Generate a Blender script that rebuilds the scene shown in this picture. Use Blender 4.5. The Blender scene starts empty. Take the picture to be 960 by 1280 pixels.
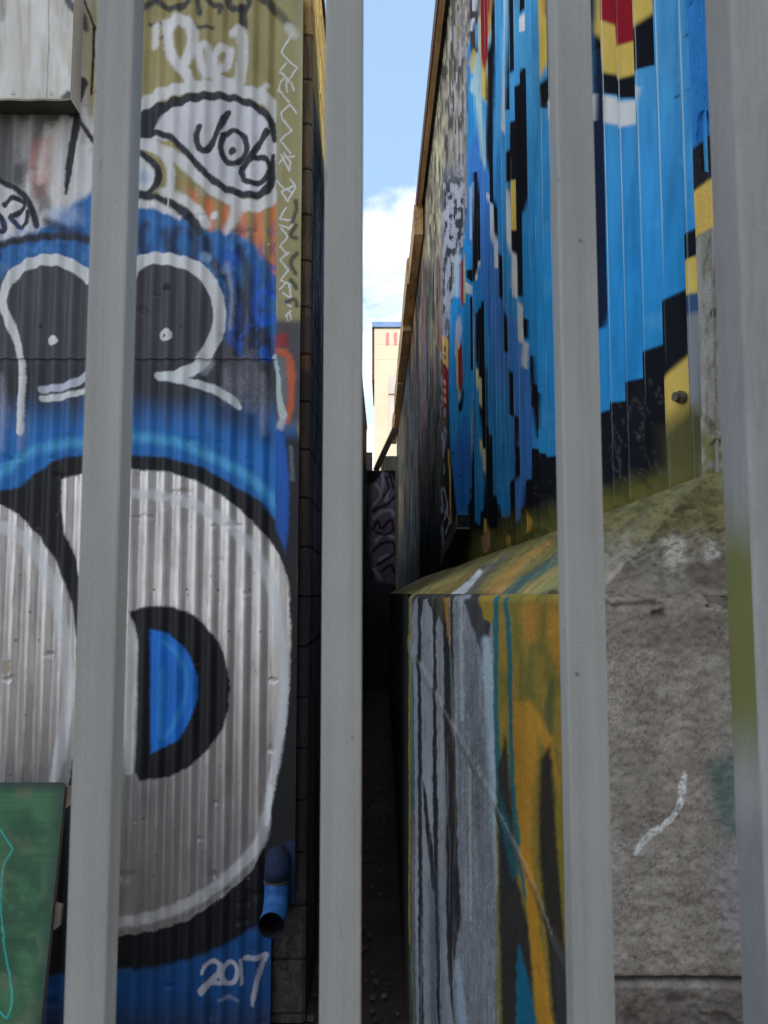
import bpy, bmesh, math, random
import numpy as np
from mathutils import Vector, Matrix

random.seed(7)
scene = bpy.context.scene
COL = scene.collection

# ------------------------------------------------------------------ camera model
F = 1073.0                      # focal length in photo pixels (960 wide)
PITCH = math.radians(5.43)
CP, SP = math.cos(PITCH), math.sin(PITCH)
EYE = 1.86

def project(P):
    """surface points (rel. to the eye height) -> paint-plan coordinates"""
    X, Y, Z = P[..., 0], P[..., 1], P[..., 2]
    d = Y * CP + Z * SP
    u = -Y * SP + Z * CP
    return 480 + F * X / d, 640 - F * u / d

def ray(px, py):
    dx = (px - 480) / F
    dy = (640 - py) / F
    return np.array([dx, CP - dy * SP, SP + dy * CP])

def at_y(px, py, Y):
    r = ray(px, py)
    return r * (Y / r[1])

def z_at(py, Y):
    return at_y(480, py, Y)[2]

# right wall plane  X = WX0 + WS*Y
WX0, WS = 0.872, -0.0093
def wallX(Y): return WX0 + WS * Y
BASEZ = 0.314

# ------------------------------------------------------------------ noise
def _h(ix, iy, seed):
    n = (ix * 374761393 + iy * 668265263 + seed * 982451653) & 0xFFFFFFFF
    n = ((n ^ (n >> 13)) * 1274126177) & 0xFFFFFFFF
    n = n ^ (n >> 16)
    return (n & 0xFFFF) / 65535.0

def vn(x, y, seed=0):
    x = np.asarray(x, float); y = np.asarray(y, float)
    ix = np.floor(x).astype(np.int64); iy = np.floor(y).astype(np.int64)
    fx = x - ix; fy = y - iy
    fx = fx * fx * (3 - 2 * fx); fy = fy * fy * (3 - 2 * fy)
    a = _h(ix, iy, seed); b = _h(ix + 1, iy, seed)
    c = _h(ix, iy + 1, seed); d = _h(ix + 1, iy + 1, seed)
    return (a * (1 - fx) + b * fx) * (1 - fy) + (c * (1 - fx) + d * fx) * fy

def fbm(x, y, seed=0, o=4):
    s = 0; a = 0.5; t = 0
    for k in range(o):
        s = s + a * vn(x * 2 ** k, y * 2 ** k, seed + k * 17); t += a; a *= 0.5
    return s / t

def sst(a, b, x):
    t = np.clip((x - a) / (b - a + 1e-9), 0, 1)
    return t * t * (3 - 2 * t)

def lin(c):
    c = np.array(c, float) / 255.0
    return np.where(c <= 0.04045, c / 12.92, ((c + 0.055) / 1.055) ** 2.4)

def spline(pts, n=6):
    p = np.array(pts, float)
    if len(p) < 3: return p
    q = np.vstack([2 * p[0] - p[1], p, 2 * p[-1] - p[-2]])
    out = []
    t = np.linspace(0, 1, n, endpoint=False)[:, None]
    for i in range(1, len(q) - 2):
        a, b, c, d = q[i - 1], q[i], q[i + 1], q[i + 2]
        out.append(0.5 * (2 * b + (c - a) * t + (2 * a - 5 * b + 4 * c - d) * t ** 2 + (3 * b - a - 3 * c + d) * t ** 3))
    out.append(p[-1:])
    return np.vstack(out)

class Canvas:
    """paint on surface points; shapes are given in the plan coordinates of the surface"""
    def __init__(s, px, py, gain=1.3, wob=1.0, seed=1, grain=1.0):
        s.x = px.ravel().astype(float); s.y = py.ravel().astype(float)
        s.col = np.zeros((s.x.size, 3)); s.met = np.zeros(s.x.size); s.gain = gain
        s.nx = s.x + wob * 2 * (fbm(s.x / 7, s.y / 7, seed, 2) - .5)
        s.ny = s.y + wob * 2 * (fbm(s.x / 7, s.y / 7, seed + 5, 2) - .5)
        s.grain = grain * (fbm(s.x / 1.6, s.y / 1.6, seed + 9, 2) - .5)
    def c(s, col): return np.minimum(lin(col) * s.gain, 0.86)
    def base(s, col): s.col[:] = s.c(col)
    def mix(s, i, a, col, met=None):
        a = a[:, None] if a.ndim == 1 else a
        s.col[i] = s.col[i] * (1 - a) + s.c(col) * a
        if met is not None: s.met[i] = s.met[i] * (1 - a[:, 0]) + met * a[:, 0]
        elif True: s.met[i] = s.met[i] * (1 - a[:, 0])
    def sel(s, x0, x1, y0, y1):
        return np.nonzero((s.x > x0) & (s.x < x1) & (s.y > y0) & (s.y < y1))[0]
    def fill(s, pts, col, soft=2.0, op=1.0, smooth=False, met=None, mod=None):
        p = spline(list(pts) + [pts[0]], 5) if smooth else np.array(pts, float)
        m = soft * 2 + 4
        i = s.sel(p[:, 0].min() - m, p[:, 0].max() + m, p[:, 1].min() - m, p[:, 1].max() + m)
        if not len(i): return
        X, Y = s.nx[i], s.ny[i]
        d2 = np.full(len(i), 1e9); ins = np.zeros(len(i), bool)
        for k in range(len(p)):
            a = p[k]; b = p[(k + 1) % len(p)]
            ex, ey = b - a; l = ex * ex + ey * ey
            if l < 1e-9: continue
            wx, wy = X - a[0], Y - a[1]
            t = np.clip((wx * ex + wy * ey) / l, 0, 1)
            d2 = np.minimum(d2, (wx - ex * t) ** 2 + (wy - ey * t) ** 2)
            c = ((a[1] <= Y) & (b[1] > Y)) | ((b[1] <= Y) & (a[1] > Y))
            if abs(ey) > 1e-9:
                ins ^= c & (X < a[0] + (Y - a[1]) * ex / ey)
        d = np.sqrt(d2) * np.where(ins, -1, 1) + s.grain[i] * soft * .9
        al = op * (1 - sst(-soft, soft, d))
        if mod is not None: al = al * mod(s, i)
        s.mix(i, al, col, met)
    def stroke(s, pts, w, col, soft=1.5, op=1.0, smooth=True, met=None, dry=0.0, mod=None):
        p = spline(pts, 6) if smooth else np.array(pts, float)
        ws = np.full(len(p), float(w)) if np.isscalar(w) else np.interp(np.linspace(0, 1, len(p)), np.linspace(0, 1, len(w)), w)
        m = ws.max() / 2 + soft * 2 + 2
        i = s.sel(p[:, 0].min() - m, p[:, 0].max() + m, p[:, 1].min() - m, p[:, 1].max() + m)
        if not len(i): return
        X, Y = s.nx[i], s.ny[i]
        d = np.full(len(i), 1e9)
        if len(p) == 1: p = np.vstack([p, p + .01]); ws = np.array([w, w], float)
        for k in range(len(p) - 1):
            a = p[k]; ex, ey = p[k + 1] - a; l = ex * ex + ey * ey + 1e-9
            wx, wy = X - a[0], Y - a[1]
            t = np.clip((wx * ex + wy * ey) / l, 0, 1)
            d = np.minimum(d, np.sqrt((wx - ex * t) ** 2 + (wy - ey * t) ** 2) - (ws[k] * (1 - t) + ws[k + 1] * t) / 2)
        d = d + s.grain[i] * soft * .9
        al = op * (1 - sst(-soft, soft, d))
        if dry: al = al * sst(dry - .12, dry + .12, fbm(s.x[i] / 3, s.y[i] / 3, 77, 3) + .25)
        if mod is not None: al = al * mod(s, i)
        s.mix(i, al, col, met)
    def dot(s, x, y, r, col, soft=1.0, op=1.0): s.stroke([(x, y)], 2 * r, col, soft, op, smooth=False)
    def field(s, a, col, met=None):
        i = np.nonzero(a > 0.003)[0]
        if len(i): s.mix(i, a[i], col, met)

# ------------------------------------------------------------------ mesh + object helpers
def link(o, parent=None):
    COL.objects.link(o)
    if parent is not None: o.parent = parent
    return o

def tag(o, label=None, cat=None, group=None, kind=None):
    if label: o['label'] = label
    if cat: o['category'] = cat
    if group: o['group'] = group
    if kind: o['kind'] = kind
    return o

def thing(name, label, cat, loc=(0, 0, 0), group=None):
    o = bpy.data.objects.new(name, None); o.empty_display_size = .2
    o.location = loc
    link(o); return tag(o, label, cat, group)

def grids_obj(name, grids, mat, parent=None, smooth=False, origin=(0, 0, 0)):
    """grids: list of (P[nr,nc,3] rel. eye, col[n,3] or None, met[n] or None) joined into ONE mesh"""
    V = []; Q = []; C = []; M = []; base = 0
    for P, col, met in grids:
        nr, nc = P.shape[:2]; n = nr * nc
        V.append(P.reshape(-1, 3)); 
        idx = np.arange(n).reshape(nr, nc) + base
        Q.append(np.stack([idx[:-1, :-1], idx[:-1, 1:], idx[1:, 1:], idx[1:, :-1]], -1).reshape(-1, 4))
        C.append(np.full((n, 3), .3) if col is None else col); M.append(np.zeros(n) if met is None else met)
        base += n
    V = np.vstack(V).copy(); V[:, 2] += EYE
    V -= np.array(origin)
    Q = np.vstack(Q); C = np.vstack(C); M = np.concatenate(M)
    me = bpy.data.meshes.new(name)
    me.vertices.add(len(V)); me.vertices.foreach_set('co', V.astype(np.float32).ravel())
    me.loops.add(len(Q) * 4); me.loops.foreach_set('vertex_index', Q.astype(np.int32).ravel())
    me.polygons.add(len(Q)); me.polygons.foreach_set('loop_start', np.arange(0, len(Q) * 4, 4, dtype=np.int32))
    me.polygons.foreach_set('loop_total', np.full(len(Q), 4, dtype=np.int32))
    me.polygons.foreach_set('use_smooth', np.full(len(Q), bool(smooth)))
    me.update(calc_edges=True)
    a = me.color_attributes.new('Col', 'FLOAT_COLOR', 'POINT')
    a.data.foreach_set('color', np.hstack([C, np.ones((len(C), 1))]).astype(np.float32).ravel())
    b = me.attributes.new('Met', 'FLOAT', 'POINT'); b.data.foreach_set('value', M.astype(np.float32))
    me.materials.append(mat)
    o = bpy.data.objects.new(name, me); o.location = origin
    if parent is not None: o.location = Vector(origin) - Vector(parent.location)
    return link(o, parent)

def bm_obj(name, bm, mat, parent=None, bevel=0, smooth=False):
    """bm in world coordinates (z=0 ground)"""
    if bevel:
        bmesh.ops.bevel(bm, geom=list(bm.edges), offset=bevel, segments=2, affect='EDGES', profile=.6)
    bmesh.ops.recalc_face_normals(bm, faces=bm.faces)
    me = bpy.data.meshes.new(name); 
    off = Vector(parent.location) if parent is not None else Vector((0, 0, 0))
    p = parent
    while p is not None and p.parent is not None:
        p = p.parent; off += Vector(p.location)
    for v in bm.verts: v.co -= off
    for f in bm.faces: f.smooth = smooth
    bm.to_mesh(me); bm.free(); me.materials.append(mat)
    o = bpy.data.objects.new(name, me)
    return link(o, parent)

def add_box(bm, x0, x1, y0, y1, z0, z1):
    vs = [bm.verts.new(p) for p in ((x0,y0,z0),(x1,y0,z0),(x1,y1,z0),(x0,y1,z0),(x0,y0,z1),(x1,y0,z1),(x1,y1,z1),(x0,y1,z1))]
    for f in ((0,3,2,1),(4,5,6,7),(0,1,5,4),(1,2,6,5),(2,3,7,6),(3,0,4,7)): bm.faces.new([vs[i] for i in f])

def add_hexa(bm, a, b):
    """a, b: two quads (4 points each) joined to a solid"""
    A = [bm.verts.new(p) for p in a]; B = [bm.verts.new(p) for p in b]
    bm.faces.new(A[::-1]); bm.faces.new(B)
    for k in range(4): bm.faces.new([A[k], A[(k + 1) % 4], B[(k + 1) % 4], B[k]])

def add_tube(bm, pts, r, n=20, cap0=True, cap1=True):
    pts = [Vector(p) for p in pts]; rings = []
    rs = [r] * len(pts) if np.isscalar(r) else r
    for k, p in enumerate(pts):
        t = (pts[min(k + 1, len(pts) - 1)] - pts[max(k - 1, 0)]).normalized()
        ref = Vector((1, 0, 0)) if abs(t.x) < .9 else Vector((0, 1, 0))
        a = t.cross(ref).normalized(); b = t.cross(a)
        rings.append([bm.verts.new(p + rs[k] * (math.cos(2*math.pi*j/n) * a + math.sin(2*math.pi*j/n) * b)) for j in range(n)])
    for A, B in zip(rings, rings[1:]):
        for j in range(n): bm.faces.new([A[j], A[(j+1) % n], B[(j+1) % n], B[j]])
    if cap0: bm.faces.new(rings[0][::-1])
    if cap1: bm.faces.new(rings[-1])

# ------------------------------------------------------------------ materials
def new_mat(name):
    m = bpy.data.materials.new(name); m.use_nodes = True
    nt = m.node_tree; b = nt.nodes['Principled BSDF']
    return m, nt, b

def N(nt, t, **kw):
    n = nt.nodes.new(t)
    for k, v in kw.items():
        if k in n.inputs: n.inputs[k].default_value = v
        else: setattr(n, k, v)
    return n

def painted(name, rough=.6, grain=.12, bump=.0, bscale=60, metal_rough=.36, dirt=.25, dscale=3.0, spec=.4):
    """vertex paint + procedural grain, dirt and bump"""
    m, nt, b = new_mat(name); L = nt.links.new
    at = N(nt, 'ShaderNodeAttribute', attribute_name='Col')
    mt = N(nt, 'ShaderNodeAttribute', attribute_name='Met')
    tc = N(nt, 'ShaderNodeTexCoord')
    n1 = N(nt, 'ShaderNodeTexNoise', Scale=220.0, Detail=3.0); L(tc.outputs['Object'], n1.inputs['Vector'])
    n2 = N(nt, 'ShaderNodeTexNoise', Scale=dscale, Detail=8.0, Roughness=.62)
    mp = N(nt, 'ShaderNodeMapping'); mp.inputs['Scale'].default_value = (1.6, 1.6, .5)
    L(tc.outputs['Object'], mp.inputs['Vector']); L(mp.outputs['Vector'], n2.inputs['Vector'])
    r1 = N(nt, 'ShaderNodeMapRange'); r1.inputs[1].default_value = .3; r1.inputs[2].default_value = .7
    r1.inputs[3].default_value = 1 - grain; r1.inputs[4].default_value = 1 + grain
    L(n1.outputs['Fac'], r1.inputs[0])
    r2 = N(nt, 'ShaderNodeMapRange'); r2.inputs[1].default_value = .35; r2.inputs[2].default_value = .65
    r2.inputs[3].default_value = 1 - dirt; r2.inputs[4].default_value = 1.06
    L(n2.outputs['Fac'], r2.inputs[0])
    mu = N(nt, 'ShaderNodeMath', operation='MULTIPLY'); L(r1.outputs[0], mu.inputs[0]); L(r2.outputs[0], mu.inputs[1])
    vm = N(nt, 'ShaderNodeVectorMath', operation='SCALE'); L(at.outputs['Color'], vm.inputs[0]); L(mu.outputs[0], vm.inputs['Scale'])
    L(vm.outputs[0], b.inputs['Base Color'])
    L(mt.outputs['Fac'], b.inputs['Metallic'])
    rr = N(nt, 'ShaderNodeMapRange'); rr.inputs[3].default_value = rough; rr.inputs[4].default_value = metal_rough
    L(mt.outputs['Fac'], rr.inputs[0]); L(rr.outputs[0], b.inputs['Roughness'])
    b.inputs['Specular IOR Level'].default_value = spec
    if bump:
        n3 = N(nt, 'ShaderNodeTexNoise', Scale=float(bscale), Detail=6.0, Roughness=.65); L(tc.outputs['Object'], n3.inputs['Vector'])
        bp = N(nt, 'ShaderNodeBump', Strength=bump, Distance=.01); L(n3.outputs['Fac'], bp.inputs['Height']); L(bp.outputs[0], b.inputs['Normal'])
    return m

def mottled(name, c0, c1, scale=6, rough=.6, metal=0, bump=.1, bscale=40, stretch=(1, 1, 1), specks=None):
    m, nt, b = new_mat(name); L = nt.links.new
    tc = N(nt, 'ShaderNodeTexCoord'); mp = N(nt, 'ShaderNodeMapping'); mp.inputs['Scale'].default_value = stretch
    L(tc.outputs['Object'], mp.inputs['Vector'])
    n1 = N(nt, 'ShaderNodeTexNoise', Scale=float(scale), Detail=8.0, Roughness=.65); L(mp.outputs[0], n1.inputs['Vector'])
    cr = N(nt, 'ShaderNodeValToRGB'); cr.color_ramp.elements[0].position = .33; cr.color_ramp.elements[1].position = .68
    cr.color_ramp.elements[0].color = (*lin(c0), 1); cr.color_ramp.elements[1].color = (*lin(c1), 1)
    L(n1.outputs['Fac'], cr.inputs[0]); out = cr.outputs[0]
    if specks:
        v = N(nt, 'ShaderNodeTexVoronoi', Scale=float(specks)); L(tc.outputs['Object'], v.inputs['Vector'])
        n5 = N(nt, 'ShaderNodeTexNoise', Scale=float(specks) * .5); L(tc.outputs['Object'], n5.inputs['Vector'])
        lt = N(nt, 'ShaderNodeMath', operation='LESS_THAN'); lt.inputs[1].default_value = .10; L(v.outputs['Distance'], lt.inputs[0])
        gt = N(nt, 'ShaderNodeMath', operation='GREATER_THAN'); gt.inputs[1].default_value = .60; L(n5.outputs['Fac'], gt.inputs[0])
        mm = N(nt, 'ShaderNodeMath', operation='MULTIPLY'); L(lt.outputs[0], mm.inputs[0]); L(gt.outputs[0], mm.inputs[1])
        m2 = N(nt, 'ShaderNodeMath', operation='MULTIPLY'); m2.inputs[1].default_value = .6; L(mm.outputs[0], m2.inputs[0])
        mx = N(nt, 'ShaderNodeMixRGB'); mx.inputs[2].default_value = (.05, .05, .05, 1)
        L(m2.outputs[0], mx.inputs[0]); L(out, mx.inputs[1]); out = mx.outputs[0]
    L(out, b.inputs['Base Color']); b.inputs['Roughness'].default_value = rough; b.inputs['Metallic'].default_value = metal
    if bump:
        n3 = N(nt, 'ShaderNodeTexNoise', Scale=float(bscale), Detail=6.0, Roughness=.65); L(tc.outputs['Object'], n3.inputs['Vector'])
        bp = N(nt, 'ShaderNodeBump', Strength=bump, Distance=.008); L(n3.outputs['Fac'], bp.inputs['Height']); L(bp.outputs[0], b.inputs['Normal'])
    return m

M_sheet = painted('painted_tin', rough=.5, grain=.07, bump=.05, bscale=35, metal_rough=.34, dirt=.22)
M_clad = painted('painted_cladding', rough=.7, grain=.05, bump=.03, bscale=25, dirt=.22, spec=0.0)
M_conc = painted('painted_concrete', rough=.88, grain=.12, bump=.32, bscale=80, dirt=.3, dscale=4, spec=.2)
M_block = painted('painted_block', rough=.9, grain=.22, bump=.4, bscale=120, dirt=.3)
M_board = painted('painted_board', rough=.55, grain=.08, bump=.05, dirt=.2)
M_bar = mottled('grey_steel_paint', (158, 157, 152), (174, 173, 168), scale=9, rough=.42, metal=0.0, bump=.06, bscale=170, stretch=(1, 1, .35), specks=42)
def wear(m):
    nt = m.node_tree; L = nt.links.new; b = nt.nodes['Principled BSDF']; src = b.inputs['Base Color'].links[0].from_socket
    tc = N(nt, 'ShaderNodeTexCoord')
    mp = N(nt, 'ShaderNodeMapping'); mp.inputs['Scale'].default_value = (60, 60, 1.6); L(tc.outputs['Object'], mp.inputs['Vector'])
    st = N(nt, 'ShaderNodeTexNoise', Scale=1.0, Detail=5.0, Roughness=.6); L(mp.outputs[0], st.inputs['Vector'])
    r = N(nt, 'ShaderNodeMapRange'); r.inputs[1].default_value = .35; r.inputs[2].default_value = .7; r.inputs[3].default_value = 1.06; r.inputs[4].default_value = .84; L(st.outputs['Fac'], r.inputs[0])
    gr = N(nt, 'ShaderNodeTexNoise', Scale=420.0, Detail=2.0); L(tc.outputs['Object'], gr.inputs['Vector'])
    r2 = N(nt, 'ShaderNodeMapRange'); r2.inputs[1].default_value = .3; r2.inputs[2].default_value = .7; r2.inputs[3].default_value = .92; r2.inputs[4].default_value = 1.08; L(gr.outputs['Fac'], r2.inputs[0])
    mu = N(nt, 'ShaderNodeMath', operation='MULTIPLY'); L(r.outputs[0], mu.inputs[0]); L(r2.outputs[0], mu.inputs[1])
    vm = N(nt, 'ShaderNodeVectorMath', operation='SCALE'); L(src, vm.inputs[0]); L(mu.outputs[0], vm.inputs['Scale'])
    mp2 = N(nt, 'ShaderNodeMapping'); mp2.inputs['Scale'].default_value = (90, 90, 14); mp2.inputs['Rotation'].default_value = (.3, .5, 0); L(tc.outputs['Object'], mp2.inputs['Vector'])
    sc = N(nt, 'ShaderNodeTexNoise', Scale=1.0, Detail=3.0); L(mp2.outputs[0], sc.inputs['Vector'])
    cr = N(nt, 'ShaderNodeMapRange'); cr.inputs[1].default_value = .70; cr.inputs[2].default_value = .76; cr.inputs[3].default_value = 0; cr.inputs[4].default_value = .45; L(sc.outputs['Fac'], cr.inputs[0])
    mx = N(nt, 'ShaderNodeMixRGB'); mx.inputs[2].default_value = (.14, .12, .10, 1); L(cr.outputs[0], mx.inputs[0]); L(vm.outputs[0], mx.inputs[1])
    L(mx.outputs[0], b.inputs['Base Color'])
wear(M_bar)
M_post = painted('post_paint', rough=.45, grain=.05, bump=.04, bscale=120, dirt=.18)
M_dark = mottled('dark_paint', (14, 15, 18), (34, 35, 38), scale=12, rough=.8)
M_blue = mottled('blue_paint', (22, 76, 140), (52, 120, 190), scale=16, rough=.6, bump=.15, bscale=60)
M_wood = mottled('weathered_timber', (168, 124, 76), (230, 190, 132), scale=3, rough=.8, stretch=(4, .5, 4), bump=.2)
M_woodred = mottled('red_brown_timber', (84, 52, 38), (120, 84, 58), scale=4, rough=.8, stretch=(4, .5, 4))
M_darkwood = mottled('dark_timber', (34, 28, 24), (84, 70, 56), scale=6, rough=.8)
M_roof = mottled('roof_sheet', (90, 92, 95), (130, 132, 134), scale=2, rough=.5)
M_earth = mottled('alley_earth', (48, 40, 34), (104, 90, 74), scale=5, rough=.95, bump=.9, bscale=30)
M_cream = mottled('cream_render', (190, 178, 156), (206, 195, 174), scale=.25, rough=.9, bump=.05, bscale=3)
M_bluetrim = mottled('blue_trim', (92, 122, 168), (122, 150, 190), scale=1, rough=.8)
M_greypatch = mottled('grey_patch', (176, 170, 166), (196, 190, 186), scale=.6, rough=.9)
M_red = mottled('faded_red', (214, 110, 116), (228, 138, 140), scale=2, rough=.9, bump=0)
M_brick = mottled('street_brick', (150, 130, 112), (180, 160, 140), scale=1, rough=.9)
M_glass = mottled('dark_window', (30, 36, 44), (46, 54, 62), scale=1, rough=.15, bump=0)
M_concg = mottled('grey_concrete', (150, 146, 136), (200, 196, 186), scale=3, rough=.9, bump=.3)
M_tin = mottled('weathered_tin', (140, 140, 132), (184, 182, 172), scale=2, rough=.6)

# ------------------------------------------------------------------ LEFT: corrugated shed
FY = 3.9
PITCHX = 0.0745
SEAM = z_at(449, FY)
def corr(X): return 0.0085 * np.cos(2 * np.pi * X / PITCHX)
def ridge(s, i):
    X = (s.x[i] - 480) / F * FY
    return np.clip(.62 - .5 * np.cos(2 * np.pi * X / PITCHX + .8), 0, 1)

WHITE = (205, 206, 212); INK = (42, 42, 49); BLUE = (46, 102, 158); SILV = (208, 199, 196); LBL = (216, 222, 238)

def paint_facade(c):
    x, y = c.x, c.y
    st = fbm(x / 9, y / 90, 3, 4)          # vertical streaks
    big = fbm(x / 40, y / 55, 8, 4)
    c.base((146, 136, 90))
    c.field(sst(.5, .75, st) * .35, (112, 104, 66))
    c.field(sst(.55, .8, big) * .3, (170, 162, 118))
    # pale dirty area at upper left
    c.fill([(-400, -200), (116, -200), (119, 120), (118, 270), (60, 300), (-400, 330)], (192, 190, 186), 6)
    m = (x < 130) & (y < 300)
    c.field(np.where(m, sst(.45, .7, fbm(x / 7, y / 60, 21, 3)) * .42, 0), (150, 142, 120))
    c.field(np.where(m, sst(.5, .75, fbm(x / 12, y / 34, 25, 3)) * .4, 0), (205, 205, 214))
    c.fill([(98, 20), (118, 0), (124, 120), (112, 150), (104, 80)], (170, 158, 100), 5, .7)
    # under the hood: grime, rust, white
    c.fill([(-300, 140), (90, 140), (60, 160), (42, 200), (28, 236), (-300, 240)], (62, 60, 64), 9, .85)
    c.fill([(20, 150), (46, 146), (40, 200), (22, 205)], (176, 172, 170), 8, .6)
    c.stroke([(46, 180), (42, 210), (48, 245)], 10, (176, 112, 98), 6, .6)
    c.stroke([(60, 175), (58, 210), (56, 240)], 9, (180, 120, 104), 6, .55)
    c.stroke([(80, 160), (82, 200), (76, 262)], 16, (206, 198, 196), 6, .8)
    c.stroke([(108, 190), (106, 250)], 18, (202, 200, 204), 6, .85)
    c.fill([(44, 232), (58, 230), (64, 262), (48, 268)], (70, 64, 66), 5, .7)
    # tag box at left edge
    c.fill([(-90, 226), (4, 226), (30, 238), (44, 262), (44, 290), (0, 312), (-90, 318)], (206, 200, 202), 4)
    c.stroke([(-20, 222), (8, 230), (30, 244), (40, 262), (46, 282)], 8, INK, 1.6)
    c.stroke([(6, 256), (14, 249), (26, 250), (31, 258), (22, 268), (14, 272)], 6.5, INK, 1.2)
    c.stroke([(14, 272), (24, 284), (33, 280), (36, 266)], 6, INK, 1.2)
    c.stroke([(-8, 268), (2, 272), (6, 286), (0, 290)], 7, INK, 1.2)
    # drips/lines beside the hood
    c.stroke([(94, 120), (86, 124), (84, 134), (92, 140)], 14, INK, 3)
    c.stroke([(104, 104), (98, 126), (97, 150), (91, 185), (86, 215), (83, 242)], [12, 12, 12, 11, 8, 3], INK, 1.4)
    c.stroke([(99, 148), (106, 160), (118, 178), (126, 184)], 6, INK, 1.3)
    c.stroke([(102, 134), (108, 150), (118, 164)], 8, WHITE, 3, .8)
    c.stroke([(118, 36), (117, 80), (115, 118)], 4.2, INK, 1.2)
    c.stroke([(103, -8), (110, 14), (120, 38)], 3.4, INK, .9)
    # orange behind, spray caught on ridges
    c.fill([(226, 228), (262, 248), (300, 264), (346, 246), (352, 300), (356, 440), (316, 410), (296, 330), (256, 290)], (214, 118, 76), 6, .95, mod=ridge)
    c.dot(353, 252, 7, (214, 110, 66), 4, .9); c.dot(348, 354, 8, (208, 112, 70), 6, .8)
    # blue band
    c.fill([(-400, 312), (0, 304), (40, 292), (74, 274), (90, 258), (118, 240), (150, 256), (176, 256), (205, 262), (232, 272), (258, 288), (290, 290), (318, 306), (334, 330), (346, 352), (352, 420), (352, 640), (-400, 640)], BLUE, 5)
    c.fill([(60, 262), (80, 258), (100, 262), (104, 280), (80, 284), (62, 276)], (150, 170, 208), 8, .7)
    c.field(np.where((y > 270) & (y < 420) & (x < 352), sst(.52, .7, fbm(x / 11, y / 24, 31, 3)) * .45, 0) * sst(262, 300, y), (24, 60, 126)); c.field(np.where((y > 262) & (y < 345) & (x < 352), sst(.54, .72, fbm(x / 15, y / 12, 131, 4)) * .4, 0) * sst(262, 300, y), (86, 140, 206))
    c.stroke([(-20, 312), (30, 300), (66, 296), (100, 298), (120, 304)], 9, INK, 3)
    for p in ([(60, 278), (84, 290), (110, 300)], [(182, 282), (176, 300), (182, 322)], [(206, 290), (210, 312)], [(222, 286), (216, 304), (222, 322)], [(240, 290), (246, 308), (240, 330)]):
        c.stroke(p, 11, (44, 48, 66), 5, .8)
    # blue/black scribble to the right of the face
    c.fill([(284, 330), (300, 352), (330, 390), (346, 440), (346, 520), (290, 520), (262, 470), (282, 420)], (34, 36, 44), 10, .9)
    c.field(np.where((x > 262) & (x < 352) & (y > 310) & (y < 470), sst(.46, .62, fbm(x / 10, y / 20, 44, 3)) * .8, 0) * sst(256, 300, x), (28, 84, 176))
    c.stroke([(258, 300), (262, 320), (274, 338), (286, 352), (290, 380)], 10, (36, 38, 48), 4, .85)
    c.stroke([(300, 310), (310, 350), (306, 380), (300, 420)], 11, (34, 38, 50), 5, .85)
    c.stroke([(344, 372), (326, 366), (318, 384), (326, 404), (344, 398), (350, 380)], 8, (30, 92, 190), 2.5, .9)
    c.stroke([(300, 422), (314, 408), (330, 400)], 5, (26, 76, 165), 2, .8)
    c.stroke([(284, 330), (291, 372), (288, 410)], 6, (140, 152, 184), 4, .7)
    # face: dark brow area
    c.fill([(-400, 330), (0, 352), (6, 345), (30, 330), (60, 322), (90, 328), (118, 346), (150, 340), (172, 328), (200, 322), (236, 330), (262, 350), (276, 380), (276, 420), (300, 445), (346, 455), (350, 520), (300, 540), (-400, 540)], (66, 66, 71), 4)
    c.fill([(-400, 455), (348, 455), (348, 520), (-400, 530)], (48, 50, 56), 9, .8)
    c.field(np.where((y > 330) & (y < 560) & (x < 346), sst(.55, .8, st) * .5, 0), (84, 84, 90))
    # blue below, sprayed up
    mb = np.where((y > 470) & (y < 660) & (x < 372), 1., 0) * sst(486, 548, y + 26 * (fbm(x / 8, y / 60, 13, 3) - .5))
    c.field(mb * .97, (32, 104, 172))
    c.fill([(270, 515), (300, 505), (346, 530), (346, 560), (300, 545)], (30, 44, 66), 14, .55)
    c.field(np.where((y > 540) & (y < 660), sst(.5, .75, st) * .3, 0), (14, 58, 118))
    # grey fade streaks
    for xx, y0, y1, w in ((296, 452, 505, 12), (314, 440, 512, 12), (330, 470, 540, 9), (281, 460, 500, 8), (2, 470, 560, 12), (26, 500, 560, 10)):
        c.stroke([(xx, y0), (xx + 1, (y0 + y1) / 2), (xx, y1)], [w * .3, w, w * .4], (168, 170, 184), 8, .42)
    # white brows
    c.stroke([(168, 338), (172, 333), (183, 325), (207, 324), (230, 329), (249, 338), (263, 354), (272, 375), (275, 399), (269, 422), (258, 444), (247, 458), (230, 466), (212, 470), (198, 469)], [15, 15, 15, 15, 16, 17, 17, 16, 15, 18, 17, 16, 15, 12, 9], WHITE, 1.3, .97)
    c.stroke([(198, 470), (226, 475), (254, 482), (272, 489), (291, 501), (299, 509)], [9, 10, 10, 11, 10, 6], (196, 200, 212), 1.5, .93)
    c.stroke([(250, 446), (262, 452), (254, 464)], 10, (176, 178, 188), 4, .5)
    c.stroke([(112, 346), (91, 333), (73, 326), (52, 326), (33, 333), (16, 346), (7, 362), (4, 380), (12, 402), (21, 424), (27, 450), (28, 480), (26, 511), (25, 540)], [15, 15, 15, 14, 14, 14, 13, 12, 11, 10, 9, 9, 9, 9], WHITE, 1.3, .95)
    c.stroke([(53, 487), (77, 484), (94, 478), (110, 470)], [9, 9, 10, 11], (186, 190, 204), 1.4, .93)
    c.stroke([(53, 498), (70, 497), (88, 493), (112, 488)], [8, 9, 8, 7], WHITE, 1.3, .95)
    c.stroke([(166, 345), (150, 340), (128, 346), (112, 350)], 14, WHITE, 1.5)
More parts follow.
